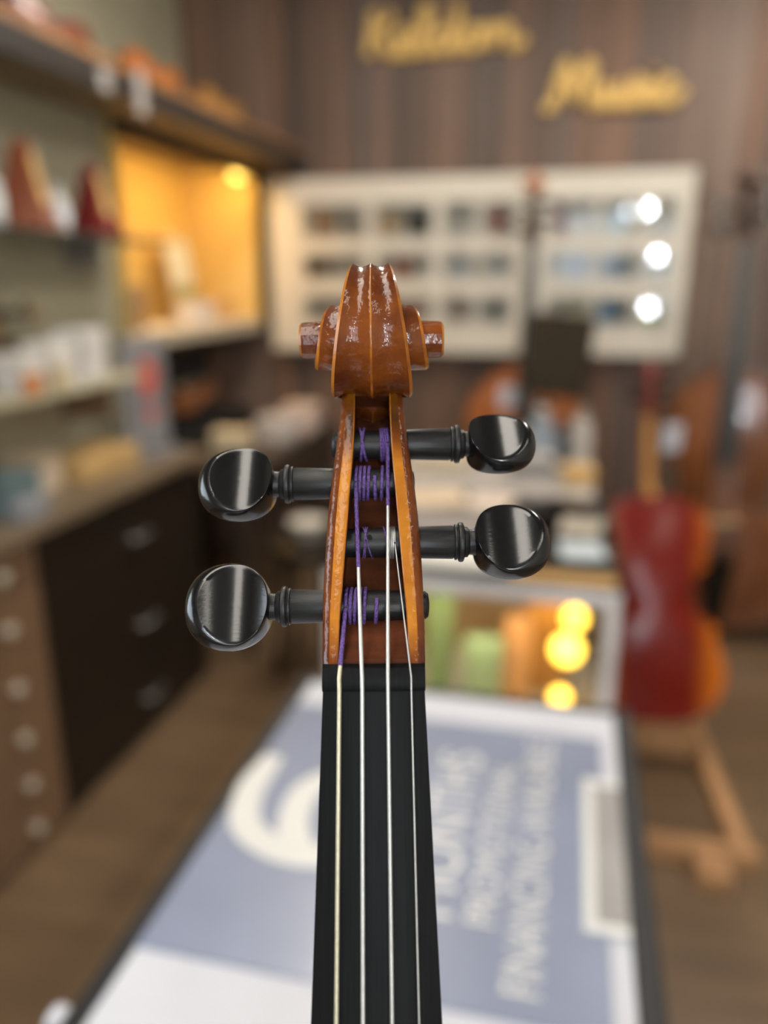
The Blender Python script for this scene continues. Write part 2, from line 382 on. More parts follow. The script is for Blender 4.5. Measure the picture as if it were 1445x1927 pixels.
def pegbox_mesh():
    us = []
    for a, b in zip(PBX, PBX[1:]):
        n = max(1, int((b[0] - a[0]) / 2.2))
        us += [a[0] + (b[0] - a[0]) * k / n for k in range(n)]
    us.append(PBX[-1][0])
    T = [[(r[0], r[i]) for r in PBX] for i in range(1, 6)]
    v = []; f = []; fm = []; n = None
    for u in us:
        xo, xi, zf, zb = [crom(T[i], u) for i in range(4)]; zc = lerp(T[4], u)
        b = min(2.3, 0.45 * (xo - xi))
        side = [(xi, zc), (xi, zf - 0.25), (xi + 0.25, zf), (xo - b, zf), (xo - b * 0.45, zf - b * 0.35), (xo - b * .1, zf - b * .8), (xo, zf - b * 1.3),
                (xo, (zf + zb) / 2), (xo * 0.97, zb + 5), (xo * 0.86, zb + 1.8), (xo * 0.6, zb + 0.3)]
        ring = side + [(0, zb)] + [(-x, z) for x, z in reversed(side)] + [(0, zc)]
        n = len(ring)
        v += [head_pt(x, u, z) for x, z in ring]
    S = 11
    # material per strip: 0 varnish, 1 amber front, 2 interior
    kinds = []
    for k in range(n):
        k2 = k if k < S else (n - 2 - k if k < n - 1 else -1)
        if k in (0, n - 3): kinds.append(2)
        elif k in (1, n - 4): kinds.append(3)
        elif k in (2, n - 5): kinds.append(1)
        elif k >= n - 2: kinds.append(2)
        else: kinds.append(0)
    for i in range(len(us) - 1):
        for k in range(n):
            f.append((i * n + k, i * n + (k + 1) % n, (i + 1) * n + (k + 1) % n, (i + 1) * n + k)); fm.append(kinds[k])
    f.append(tuple(range(n))); fm.append(0)
    f.append(tuple((len(us) - 1) * n + k for k in range(n))); fm.append(0)
    return mesh('pegbox', v, f, 38, fm)

SC_U, SC_Z = 89.4, -17.0
RT = [(-1, 22), (0, 20.5), (1, 19.8), (2, 18.0), (3, 15.6), (4, 12.5), (5, 9.4), (6, 8.7), (7, 8.2), (8, 6.0), (9, 5.0), (10, 4.7)]
WT = [(-1, 8.0), (0, 6.6), (1, 5.45), (2, 8.3), (3, 10.4), (4, 10.8), (5, 11.0), (6, 13.3), (7, 15.0), (8, 15.4), (9, 15.6), (10, 15.6)]
def scroll_w(q):
    if 1.0 <= q <= 3.0:                 # the front edges run straight from crown to chin
        h = crom(RT, q) * math.sin(q * math.pi / 2)
        return 5.0 + 5.5 * (19.8 - h) / 35.4
    return crom([(-1, 8.0), (0, 6.2), (1, 5.0)], q) if q < 1 else crom([(3, 10.5)] + WT[5:], q)
def scroll_mesh(step=0.1, across=9):
    v = []; f = []; fm = []
    def P(x, r, q):
        a = q * math.pi / 2             # 0 back, 1 top, 2 front, 3 bottom
        return head_pt(x, SC_U + r * math.sin(a), SC_Z - r * math.cos(a))
    def strip(rows, m, ms=None):
        base = len(v); n = len(rows[0])
        for r in rows: v.extend(r)
        for i in range(len(rows) - 1):
            for k in range(n - 1):
                f.append((base + i*n + k, base + i*n + k + 1, base + (i+1)*n + k + 1, base + (i+1)*n + k))
                fm.append(ms[k] if ms else m)
    c = 0.75
    N = int(5.6 / step)
    rows = []
    ss = []
    for k in range(-across, across + 1): ss.append(k / across)
    ms = [0] * (len(ss) - 1)
    mid = len(ss) // 2
    ss2 = []; ms2 = []
    for i, s in enumerate(ss):
        if i == mid: ss2 += [-0.03, 0.03]
        else: ss2.append(s)
    ms2 = [0] * (len(ss2) - 1); ms2[mid] = 1
    for i in range(N + 1):
        q = -0.9 + i * step
        r, w = crom(RT, q), scroll_w(q)
        row = []
        d = 1.15 * (w / 9.0) ** 0.6
        for s in ss2:
            t = min(1, max(0, (abs(s) - 0.03) / 0.97))
            off = -d * math.sin(math.pi * t) ** 0.85 if 0 < t < 1 else 0
            row.append(P(s * (w - c), r + off, q))
        row = [P(-w, r - c, q)] + row + [P(w, r - c, q)]
        rows.append(row)
    strip(rows, 0, [1] + ms2 + [1])
    for sg in (-1, 1):
        rows = []
        N2 = int(6.9 / step)
        for i in range(N2 + 1):
            q = -0.9 + i * step
            r, w = crom(RT, q), scroll_w(q)
            r2, w2 = crom(RT, q + 4), scroll_w(q + 4)
            if q + 4 > 10: r2, w2 = 4.7, 15.6
            rows.append([P(sg * w, r - c, q), P(sg * (w - 0.25), (r * .5 + r2 * .5), q), P(sg * (w - 0.5), r2, q),
                         P(sg * (w2 - c), r2 * 0.985, q), P(sg * w2, r2 - c, q)])
        strip(rows, 0, [1, 0, 0, 1])
        rows = []
        i = 0
        N3 = int(4.0 / step)
        for i in range(N3 + 1):
            q = 6.0 + i * step
            r, w = crom(RT, q), scroll_w(q)
            rows.append([P(sg * w, r - c, q), P(sg * (w - 0.2), 2.0, q)])
        strip(rows, 1)
    return mesh('scroll', v, f, 42, fm)
def eye_mesh():
    prof = [(4.5, -18.7), (5.0, -18.2), (5.1, -14)]
    prof = [(4.1, 18.9), (4.65, 18.35), (4.8, 17.5), (4.9, 12.0)]
    me = lathe([(r * MM, h * MM) for r, h in prof], 12, 'X', 'scroll_eye', 25)
    for p in me.polygons:               # rubbed end, varnished flank
        p.material_index = 0 if p.center.x < 0.0180 and len(p.vertices) == 4 else 1
    return me
def peg_meshes():
    def shaft(tip):
        return lathe([(r * MM, h * MM) for r, h in [(1.4, tip), (2.9, tip + .25), (3.5, tip + 1.0), (3.65, tip + 3), (4.0, 9), (4.3, 20.2), (4.05, 20.6), (4.05, 21), (3.9, 24),
                (3.3, 24.5), (3.35, 25.6), (3.7, 26.6), (3.2, 28.2)]], 28, 'X', 'peg', 50)
    sh = (shaft(-10.9), shaft(-13.9))
    co = lathe([(r * MM, h * MM) for r, h in [(3.9, 20.7), (4.6, 20.8), (4.65, 21.15), (4.35, 21.4), (4.4, 21.55), (5.0, 21.8), (5.15, 22.3), (5.0, 22.9), (4.4, 23.15), (3.8, 23.3)]], 28, 'X', 'collar', 35)
    # thumb piece: flat round plate with scooped faces, x along the shaft, s across, t through
    NA = 64; cx = 35.3; ax, ay = 9.7, 9.9; fx, fax, fay = 33.6, 7.7, 8.9
    v = []; f = []
    def face_t(x, s): return 2.9 + 2.5 * ((x - fx) / fax) ** 2 * (1.05 if x < fx else 0.9)
    def half(sg):
        rings = []
        for k in range(1, 10):
            rho = (k / 9) ** 0.8
            ring = []
            for j in range(NA):
                a = 2 * math.pi * j / NA
                x = fx + fax * rho * math.cos(a); s = fay * rho * math.sin(a)
                ring.append((x, s, sg * face_t(x, s)))
            rings.append(ring)
        edge = rings[-1]
        for k in range(1, 8):
            e = k / 7 * math.pi / 2; ring = []
            for j in range(NA):
                a = 2 * math.pi * j / NA
                ca, sa = math.cos(a), math.sin(a)
                X = cx + ax * math.copysign(abs(ca) ** 0.92, ca); S = ay * math.copysign(abs(sa) ** 0.92, sa)
                px, ps, pt = edge[j]
                w1 = math.sin(e) ** 1.0
                ring.append((px + (X - px) * w1, ps + (S - ps) * w1, pt * math.cos(e)))
            rings.append(ring)
        return rings
    top, bot = half(1), half(-1)
    rings = top + list(reversed(bot))[1:]
    for r in rings: v += [((x - 25.6) * MM, -t * MM, s * MM) for x, s, t in r]
    for i in range(len(rings) - 1):
        for j in range(NA):
            f.append((i * NA + j, i * NA + (j + 1) % NA, (i + 1) * NA + (j + 1) % NA, (i + 1) * NA + j))
    c0 = len(v); v.append(((fx - 25.6) * MM, -2.9 * MM, 0)); v.append(((fx - 25.6) * MM, 2.9 * MM, 0))
    L = len(rings) - 1
    for j in range(NA):
        f.append((c0, j, (j + 1) % NA)); f.append((c0 + 1, L * NA + j, L * NA + (j + 1) % NA))
    hd = mesh('peg_head', v, f, 32)
    return sh, co, hd
ME_PEGBOX = pegbox_mesh(); ME_SCROLL = scroll_mesh(0.08, 8); ME_EYE = eye_mesh()
ME_PEG, ME_COLLAR, ME_HEAD = peg_meshes()
PEGS = [(-1, 19.6, -11.8, 14, 1.11), (-1, 51.3, -18.0, 24, 1.03), (1, 61.9, -20.5, 36, 0.94), (1, 35.5, -14.5, 26, 1.02)]

OUT = [(0, 0), (.08, .003), (.16, .022), (.235, .07), (.28, .14), (.293, .21), (.285, .28), (.262, .345), (.248, .39), (.262, .425),
       (.215, .445), (.175, .48), (.157, .54), (.156, .58), (.165, .63), (.19, .675), (.222, .695), (.21, .735), (.226, .79), (.236, .84),
       (.228, .895), (.195, .945), (.14, .98), (.08, .995), (.04, 1.0)]
OUT_BASS = OUT[:17] + [(.208, .73), (.224, .78), (.222, .82), (.205, .87), (.172, .915), (.122, .955), (.078, .98), (.04, 1.0)]
def body_meshes(L, rib, arch, outline, tilt):
    """back plate, belly, ribs; z=0 at the top edge going down to -L; belly edge plane at y=0 leaning back by tilt"""
    pts = [(x * L, t * L - L) for x, t in outline]
    loop = pts + [(-x, z) for x, z in reversed(pts[1:])]
    n = len(loop); cz = -0.5 * L
    def shear(x, y, z): return (x, y - tilt * z, z)
    def plate(y0, sgn, th, name):
        v = []; f = []
        K = [(1.0, 0.0), (0.985, 0.02), (0.93, -0.02), (0.84, 0.16), (0.68, 0.50), (0.45, 0.82), (0.2, 0.97)]
        for s, h in K:
            for x, z in loop: v.append(shear(x * s, y0 + sgn * (th + arch * h), cz + (z - cz) * s))
        ci = len(v); v.append(shear(0, y0 + sgn * (th + arch), cz))
        for i in range(len(K) - 1):
            for k in range(n): f.append((i*n+k, i*n+(k+1) % n, (i+1)*n+(k+1) % n, (i+1)*n+k))
        b = (len(K) - 1) * n
        for k in range(n): f.append((b + k, b + (k + 1) % n, ci))
        u = len(v)
        for x, z in loop: v.append(shear(x, y0, z))
        for k in range(n): f.append((k, (k + 1) % n, u + (k + 1) % n, u + k))
        f.append(tuple(u + k for k in range(n)))
        return mesh(name, v, f, 40)
    th = 0.011 * L
    belly = plate(0, -1, th, 'belly'); back = plate(rib, 1, th, 'back_plate')
    v = []; f = []
    for y in (0.0, rib):
        for x, z in loop: v.append(shear(x * 0.965, y, cz + (z - cz) * 0.982))
    for k in range(n): f.append((k, (k+1) % n, n + (k+1) % n, n + k))
    return back, belly, mesh('ribs', v, f, 40)
BODY_CACHE = {}
def instrument(name, label, cat, loc, rot, L, neck, hs, rib, arch, varn, backm=None, bass=False, group=None, pegs=True, strings=True, tilt=0.115, origin='base', headm=None, front=True, fbs=None, boxm=None):
    root = thing(name, label, cat, loc, rot, group)
    key = (L, rib, arch, bass, tilt)
    if key not in BODY_CACHE: BODY_CACHE[key] = body_meshes(L, rib, arch, OUT_BASS if bass else OUT, tilt)
    back, belly, ribs = BODY_CACHE[key]
    z0 = (L + neck) if origin == 'base' else 0.0        # height of the nut above the origin
    y0 = -(0.055 * L + tilt * L) if origin == 'base' else 0.0
    ov = 0.05 * L                                         # how far the belly edge lies behind the fingerboard
    at = (0, y0 + ov, z0 - neck)
    obj('ribs', ribs, varn, root, at); obj('back_plate', back, backm or varn, root, at); obj('belly', belly, varn, root, at)
    hm = headm or varn
    H = (0, y0, z0)
    bmx = boxm or hm
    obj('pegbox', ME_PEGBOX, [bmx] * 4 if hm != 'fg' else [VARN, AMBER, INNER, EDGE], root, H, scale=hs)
    sc = obj('scroll', ME_SCROLL, [hm, hm] if hm != 'fg' else [VARN, EDGE], root, H, scale=hs)
    for sg in (1, -1):
        obj('scroll_eye', ME_EYE, [hm, hm] if hm != 'fg' else [VARN, EDGE], sc, (0, -SC_Z * MM, SC_U * MM), (0, 0, 0 if sg > 0 else math.pi))
    # fingerboard with a rounded top, and the neck beneath it
    fl = 0.76 * L
    def fing(widths, l0, l1):
        v = []; f = []; n = 13
        for (u, hw) in widths:
            for k in range(n):
                s = -1 + 2 * k / (n - 1); x = s * hw
                v.append((x, (x * x) / (2 * 0.060 * hs), u))
            v.append((hw, 0.0065 * hs, u)); v.append((-hw, 0.0065 * hs, u))
        m = n + 2
        for i in range(len(widths) - 1):
            for k in range(m): f.append((i*m+k, i*m+(k+1) % m, (i+1)*m+(k+1) % m, (i+1)*m+k))
        f.append(tuple(range(m))); f.append(tuple((len(widths)-1)*m + k for k in range(m)))
        return mesh('fingerboard', v, f, 35)
    fs = fbs or hs
    w0, w1 = 0.0120 * fs, 0.0228 * fs
    obj('fingerboard', fing([(0.0, w0), (-fl * 0.3, w0 + (w1 - w0) * 0.3), (-fl, w1)], 0, 1), FINGER, root, H)
    v = []; f = []; n = 9
    for u, hw, dp in ((0.0, w0 * 0.99, 0.0155 * hs), (-neck * 0.5, w0 * 1.1, 0.019 * hs), (-neck * 0.85, w0 * 1.15, 0.022 * hs), (-neck * 1.0, w0 * 1.2, ov + rib * 0.9), (-neck - 0.01 * L, w0 * 1.2, ov + rib * 0.95)):
        for k in range(n):
            a = math.pi * k / (n - 1)
            v.append((hw * math.cos(a), 0.0066 * hs + (dp - 0.0066 * hs) * math.sin(a), u))
    for i in range(4):
        for k in range(n): f.append((i*n+k, i*n+(k+1) % n, (i+1)*n+(k+1) % n, (i+1)*n+k))
    f.append(tuple(range(n))); f.append(tuple(4*n + k for k in range(n)))
    obj('neck', mesh('neck', v, f, 40), V_NECK if hm != 'fg' else AMBER, root, H)
    if pegs:
        for sd, u, z, a, hsz in PEGS:
            p = obj('peg', ME_PEG[1 if u < 25 else 0], SHAFT, root, (0, y0 - z * MM * hs, z0 + u * MM * hs), (0, 0, 0 if sd > 0 else math.pi), hs)
            obj('collar', ME_COLLAR, SHAFT, p)
            obj('peg_head', ME_HEAD, EBONY, p, (25.6 * MM - (0.0006 if sd > 0 and u > 50 else 0), 0, 0), rot=(R(-a) if sd > 0 else R(a), 0, 0), scale=hsz)
    if front:
        # bridge, tailpiece, sound holes
        bz = z0 - neck - 0.55 * L; yb = y0 + ov + tilt * 0.55 * L - arch - 0.011 * L
        bh = (yb - y0) + 0.02 * L
        bm = box(-0.058 * L, 0.058 * L, -0.008 * L, 0.008 * L, 0, 1, name='bridge')
        vv = [(-.058*L, 0), (-.035*L, 0), (-.02*L, bh*.3), (.02*L, bh*.3), (.035*L, 0), (.058*L, 0), (.05*L, bh*.75), (.03*L, bh*.97), (0, bh), (-.03*L, bh*.97), (-.05*L, bh*.75)]
        v = [(x, yb - h + .006 * L, -0.006 * L) for x, h in vv] + [(x, yb - h + .006 * L, 0.006 * L) for x, h in vv]
        m = len(vv); f = [tuple(range(m)), tuple(m + k for k in range(m))] + [(k, (k+1) % m, m + (k+1) % m, m + k) for k in range(m)]
        obj('bridge', mesh('bridge', v, f), mat('bridge_maple', (0.52, 0.33, 0.15), 0.6), root, (0, 0, bz))
        yt = y0 + ov + tilt * L - 0.05 * L
        v = []
        for zz, hw, yy in ((z0 - neck - .68*L, .062*L, yb - bh*.62), (z0 - neck - .985*L, .03*L, yt)):
            for x in (-hw, 0, hw): v.append((x, yy - (0.012*L if x == 0 else 0), zz))
            for x in (hw, -hw): v.append((x, yy + 0.014*L, zz))
        f = [(0,1,2,3,4), (5,6,7,8,9)] + [(k, (k+1) % 5, 5 + (k+1) % 5, 5 + k) for k in range(5)]
        obj('tailpiece', mesh('tailpiece', v, f), EBONY, root)
        for sg in (-1, 1):
            pts = []
            for k in range(13):
                t = k / 12
                pts.append((sg * (0.085 + 0.05 * t + 0.022 * math.sin(2 * math.pi * t)) * L, 0, -(0.46 + 0.19 * t) * L))
            pts = [(p[0], ov * 0 - 0.013 * L - arch * 0.62 - tilt * p[2], p[2]) for p in pts]
            obj('sound_hole', tube(pts, [0.010*L] + [0.006 * L] * 11 + [0.010*L], 6), BLACK, root, at)
        if strings:
            for i, xs in enumerate((-1, -.33, .33, 1)):
                obj('string', tube([(xs * 0.0082 * hs, y0 - 0.0012 * hs, z0 + .002 * hs), (xs * 0.034 * L * .98, yb - bh - .002 * L, bz), (xs * 0.03 * L, yb - bh * .62 - .006*L, z0 - neck - .69 * L)], 0.0006 * hs, 6), STEEL, root)
    return root

# ------------------------------------------------------------------ the violin held up close
cr, ct = Matrix.Rotation(YAW, 3, 'Z') @ Matrix.Rotation(R(90) - PITCH, 3, 'X'), None
right, upv, back = cr @ Vector((1, 0, 0)), cr @ Vector((0, 1, 0)), cr @ Vector((0, 0, 1))
LEAN = R(5.0)
v_up = (upv * math.cos(LEAN) - back * math.sin(LEAN)); v_front = (back * math.cos(LEAN) + upv * math.sin(LEAN))
ROLL = R(0.55)
v_right = right * math.cos(ROLL) + v_up * math.sin(ROLL); v_up = v_up * math.cos(ROLL) - right * math.sin(ROLL)
vm = Matrix((v_right, -v_front, v_up)).transposed()
nut_pos = Vector((0, 0, CAMH)) + right * -0.0024 + upv * -0.0420 - back * 0.1865
VL, VN = 0.355, 0.1303
vio = instrument('violin', 'old amber and red-brown violin held upright close to the camera', 'violin', nut_pos, vm.to_euler(),
                 VL, VN, 1.0, 0.034, 0.015, V_DARKR, origin='nut', headm='fg', strings=False)
# nut
v = []; f = []; n = 13
for u, dz in ((-0.2, -0.75), (0.0, 0.35), (0.8, 0.85), (3.0, 1.0), (5.4, 0.4), (6.2, -1.0)):
    for k in range(n):
        x = (-1 + 2 * k / (n - 1)) * 12.15
        z = dz - x * x / 120.0
        v.append(head_pt(x, u, z))
    v.append(head_pt(12.15, u, -6)); v.append(head_pt(-12.15, u, -6))
m = n + 2
for i in range(5):
    for k in range(m): f.append((i*m+k, i*m+(k+1) % m, (i+1)*m+(k+1) % m, (i+1)*m+k))
f.append(tuple(range(m))); f.append(tuple(5*m + k for k in range(m)))
obj('nut', mesh('nut', v, f, 30), FINGER, vio)
# strings: nut x, bridge x, peg index, x at peg, radius, where the silk starts
def arc_turns(xa, xb, a0, a1, rr, u, z, steps):
    out = []
    for k in range(steps + 1):
        t = k / steps; a = a0 + (a1 - a0) * t
        out.append(head_pt(xa + (xb - xa) * t, u + rr * math.sin(a), z + rr * math.cos(a)))   # a=0 faces the viewer
    return out
STR = [(-8.0, -17.0, 0, -6.9, 0.50, 6.3, GUTM), (-2.65, -5.7, 1, -4.4, 0.48, 29.5, STEEL), (3.35, 5.7, 2, 4.0, 0.44, 45.0, STEEL), (8.8, 17.0, 3, 5.5, 0.20, 999, STEEL)]
for xn, xb, pi_, xp, rad, us, sm in STR:
    sd, pu, pz, _, _ = PEGS[pi_]
    rr = 3.88 + rad
    ytop = 1.0 - xn * xn / 120.0 + rad
    a_nut = head_pt(xn, 3.2, ytop); a_nut0 = head_pt(xn, 0.0, ytop - .4)
    bt = -(VN + 0.55 * VL) / MM
    bz_ = -(0.05 * VL + 0.115 * 0.55 * VL - 0.015 - 0.011 * VL) / MM + ((0.05 * VL + 0.115 * 0.55 * VL - 0.015 - .011 * VL) / MM + .02 * VL / MM) + .8
    end = head_pt(xb * .72, bt, 7.5 - (xb * .72) ** 2 / 120)
    touch = (xp, pu - 0.5, pz + rr)
    def on(u):
        t = (u - 3.2) / (touch[1] - 3.2); return head_pt(xn + (xp - xn) * t, u, ytop + (touch[2] - ytop) * t)
    lo = [end, a_nut0, a_nut]
    if us < 900:
        lo.append(on(us)); s = obj('string', tube(lo, rad * MM, 10), sm, vio)
        obj('silk_wrap', tube([on(us - 0.4), on(us + 1), on(touch[1])], [rad * 1.12 * MM] * 3, 10), PURPLE, s)
    else:
        lo.append(on(touch[1])); s = obj('string', tube(lo, rad * MM, 8), sm, vio)
    if pi_ == 0:
        obj('silk_wrap', tube(arc_turns(xp, -1.6, 0, 2 * math.pi * 4.5, rr, pu, pz, 170), 0.46 * MM, 8), PURPLE, s)
        obj('silk_wrap', tube(arc_turns(0.85, 0.35, 0.45, -1.7, rr - .1, pu, pz, 16), 0.52 * MM, 8), PURPLE, s)
    elif pi_ == 1:
        obj('silk_wrap', tube(arc_turns(xp, -0.6, 0, 2 * math.pi * 3.5, rr - .05, pu, pz, 150), 0.43 * MM, 8), PURPLE, s)
        obj('silk_wrap', tube(arc_turns(0.5, 0.65, 0.35, -1.8, rr - .1, pu, pz, 16), 0.48 * MM, 8), PURPLE, s)
        obj('silk_wrap', tube(arc_turns(2.6, 2.1, 1.5, -1.7, rr - .05, pu, pz, 24), 0.45 * MM, 8), PURPLE, s)
    elif pi_ == 2:
        obj('silk_wrap', tube(arc_turns(xp, 1.9, 0, 2 * math.pi * 3.5, rr, pu, pz, 130), 0.33 * MM, 8), PURPLE, s)
        obj('silk_wrap', tube(arc_turns(-3.5, -1.6, 1.4, -1.6, rr, pu, pz, 24), 0.36 * MM, 8), PURPLE, s)
        obj('silk_wrap', tube(arc_turns(-2.2, -3.3, 1.4, -1.6, rr, pu, pz, 24), 0.36 * MM, 8), PURPLE, s)
    else:
        for xa, xe, a1 in ((-2.6, -0.2, -1.3), (-1.4, -2.7, -1.25), (-1.9, -2.1, -1.25)):
            obj('silk_thread', tube(arc_turns(xa, xe, 1.25, a1, 4.08, pu, pz, 18), 0.20 * MM, 6), PURPLE, s)
        obj('silk_thread', tube(arc_turns(2.6, 3.5, 1.3, -0.1, 4.08, pu, pz, 14), 0.22 * MM, 6), PURPLE, s)
        obj('winding', tube(arc_turns(xp, 4.2, 0, 2 * math.pi * 3.2, 4.03, pu, pz, 110), 0.17 * MM, 6), STEEL, s)
pegobjs = [o for o in vio.children if o.name.startswith('peg') and not o.name.startswith('pegbox')]
for k, xh in ((0, 0.85), (1, 0.5), (3, -0.9)):
    p = pegobjs[k]; sd = PEGS[k][0]
    hole = lathe([(0.62 * MM, -0.3 * MM), (0.62 * MM, 0.12 * MM)], 12, 'Y', 'string_hole')
    obj('string_hole', hole, mat('hole_black', (0.002, 0.002, 0.002), 0.9), p, (sd * xh * MM, -sd * 3.80 * MM, 1.3 * MM))

# ------------------------------------------------------------------ poster table
TZ = 0.92
t = thing('poster_table', 'white-topped table with black edge carrying a blue poster', 'table', (0, 0, 0))
obj('tabletop', box(-0.352, 0.086, -0.30, 1.028, TZ - 0.03, TZ, 0.002), PAPER, t)
obj('edge_trim', merge(box(-0.372, -0.3525, -0.32, 1.048, TZ - .035, TZ, .003), box(0.0865, 0.110, -0.32, 1.048, TZ - .035, TZ, .003),
                       box(-0.3525, 0.0865, 1.0285, 1.048, TZ - .035, TZ, .003), box(-0.3525, 0.0865, -0.32, -0.3005, TZ - .035, TZ, .003)), BLACK, t)
for x in (-0.34, 0.075):
    for y in (-0.28, 1.0):
        obj('leg', box(x - .018, x + .018, y - .018, y + .018, 0, TZ - .0355, .003), BLACK, t)
obj('corner_bumper', box(-0.389, -0.3725, 0.430, 0.452, TZ - .03, TZ - .001, .006), PAPER, t)
ps = thing('poster', 'pale blue financing poster with a big white numeral lying on the table', 'poster', (0, 0, TZ))
BLUE = mat('poster_blue', (0.235, 0.265, 0.36), 0.32, scale=5, var=0.1, coat=0.4)
INK = mat('poster_white_ink', (0.70, 0.70, 0.67), 0.4, var=0.02)
obj('sheet', box(-0.3515, 0.066, 0.515, 0.955, 0.0005, 0.0022), BLUE, ps)
z = 0.0026
def lettering(s, x_base, y_from, y_to, cap):
    me = text_mesh(s, 1.0, offset=0.0)
    xs = [q.co.x for q in me.vertices]; ys = [q.co.y for q in me.vertices]
    lx, ly, hx, hy = min(xs), min(ys), max(xs), max(ys)
    for q in me.vertices:
        a = (q.co.x - lx) / (hx - lx); b = (q.co.y - ly) / (hy - ly)
        q.co = Vector((x_base - b * cap, y_from + a * (y_to - y_from), z))
    obj('lettering', me, INK, ps)
path6 = [(-.336, .825), (-.338, .75), (-.318, .692), (-.272, .664), (-.222, .665), (-.187, .70), (-.182, .75), (-.207, .795), (-.245, .80), (-.273, .765), (-.270, .71), (-.252, .672)]
tx, ty = [(k, p[0]) for k, p in enumerate(path6)], [(k, p[1]) for k, p in enumerate(path6)]
P6 = [Vector((crom(tx, k / 6), crom(ty, k / 6), z)) for k in range((len(path6) - 1) * 6 + 1)]
v = []; f = []
for k, p in enumerate(P6):          # the big numeral, a broad flat stroke
    d = (P6[min(k + 1, len(P6) - 1)] - P6[max(k - 1, 0)]).normalized(); n_ = Vector((-d.y, d.x, 0)) * (0.017 if k > 4 else 0.013 + 0.001 * k)
    v += [p - n_ - Vector((0, 0, 0.0003)), p + n_ - Vector((0, 0, 0.0003)), p + n_ + Vector((0, 0, 0.00001 * k)), p - n_ + Vector((0, 0, 0.00001 * k))]
for k in range(len(P6) - 1):
    for e in range(4): f.append((k * 4 + e, k * 4 + (e + 1) % 4, k * 4 + 4 + (e + 1) % 4, k * 4 + 4 + e))
f += [(0, 1, 2, 3), tuple(len(v) - 4 + e for e in range(4))]
obj('lettering', mesh('numeral', v, f), INK, ps)
lettering('MONTHS', -0.078, 0.61, 0.885, 0.052)
lettering('PROMOTIONAL', -0.036, 0.61, 0.872, 0.030)
lettering('FINANCING AVAILABLE', 0.008, 0.540, 0.935, 0.034)
nt_ = thing('sign_clip', 'grey plate in a white frame at the right edge of the table', 'clip', (0, 0, TZ))
obj('frame', merge(box(0.043, 0.0545, 0.622, 0.862, 0.0026, 0.006, .001), box(0.0545, 0.085, 0.622, 0.634, 0.0026, 0.006, .001), box(0.0545, 0.085, 0.850, 0.862, 0.0026, 0.006, .001)), INK, nt_)
obj('plate', box(0.0548, 0.085, 0.6345, 0.8495, 0.0026, 0.0046), mat('clip_grey', (0.30, 0.285, 0.275), 0.4), nt_)

# ------------------------------------------------------------------ glass display counter
DX0, DX1, DY0, DY1, DZ = -0.50, 0.125, 1.56, 2.26, 0.90
ALU = mat('pale_aluminium', (0.68, 0.655, 0.64), 0.45, 0.0)
t = thing('display_counter', 'glass display counter lit warm inside behind the poster table', 'display counter', (0, 0, 0))
obj('base', box(DX0, DX1, DY0, DY1, 0.0, 0.44, .004), WHITE, t)
for x in (DX0, DX1 - .028):
    for y in (DY0, DY1 - .028):
        obj('corner_post', box(x, x + .028, y, y + .028, 0.4405, DZ - .0405, .002), ALU, t)
for a in ((DX0, DX1, DY0, DY0 + .028), (DX0, DX1, DY1 - .028, DY1), (DX0, DX0 + .028, DY0 + .0285, DY1 - .0285), (DX1 - .028, DX1, DY0 + .0285, DY1 - .0285)):
    obj('top_rail', box(*a, DZ - .04, DZ - .006, .002), ALU, t)
obj('glass_top', box(DX0, DX1, DY0, DY1, DZ - .0055, DZ), GLASS, t)
obj('glass_front', box(DX0 + .0285, DX1 - .0285, DY0 + .010, DY0 + .016, .4405, DZ - .0405), GLASS, t)
obj('glass_side', box(DX1 - .016, DX1 - .010, DY0 + .0285, DY1 - .0285, .4405, DZ - .0405), GLASS, t)
obj('glass_side', box(DX0 + .010, DX0 + .016, DY0 + .0285, DY1 - .0285, .4405, DZ - .0405), GLASS, t)
obj('back_panel', box(DX0 + .0285, DX1 - .0285, 2.20, 2.212, .4405, DZ - .0405), mat('tan_panel', (0.45, 0.33, 0.18), 0.6), t)
t2 = thing('work_table', 'pale work table directly behind the glass counter', 'table', (0, 0, 0))
TABM = mat('pale_table', (0.36, 0.33, 0.30), 0.5)
obj('tabletop', box(-0.56, 0.085, 2.28, 2.94, DZ - .03, DZ, .003), TABM, t2)
for x in (-0.53, 0.055):
    for y in (2.31, 2.91):
        obj('leg', box(x - .02, x + .02, y - .02, y + .02, 0, DZ - .0305, .003), TABM, t2)
GL = mat('counter_bulb_glow', (1, .8, .4), 0.4, emit=(1.0, 0.62, 0.05), estr=5.0)
for i, (x, y, zz, r) in enumerate([(0.03, 1.80, 0.645, 0.036), (0.02, 1.70, 0.57, 0.022), (0.045, 1.89, 0.69, 0.028)]):
    b = thing('display_bulb', ['large warm bulb glowing inside the glass counter', 'small warm bulb low in the glass counter', 'warm bulb highest and farthest back in the glass counter'][i], 'lamp', (x, y, 0.441), group='bulbs in the counter')
    obj('socket', lathe([(0.016, 0), (0.016, 0.004), (0.006, 0.01), (0.006, zz - .441 - r)], 12), PEWTER, b)
    obj('bulb', lathe([(r * math.sin(math.pi * k / 10) + 1e-4, -r * math.cos(math.pi * k / 10)) for k in range(11)], 16), GL, b, (0, 0, zz - .441))
b = thing('counter_fill_lamp', 'warm strip lamp added under the front rail to brighten the glass counter', 'lamp', (-0.19, DY0 + .045, DZ - .031))  # fill lamp added beside the bulbs to brighten the goods
obj('lamp_body', box(-.30, .30, -.012, .012, -.0, .012, .002), PEWTER, b)
obj('lamp_glow', box(-.29, .29, -.010, .010, -.008, -.0003, .002), mat('counter_fill_glow', (1, .8, .5), 0.4, emit=(1.0, 0.66, 0.30), estr=60.0), b)
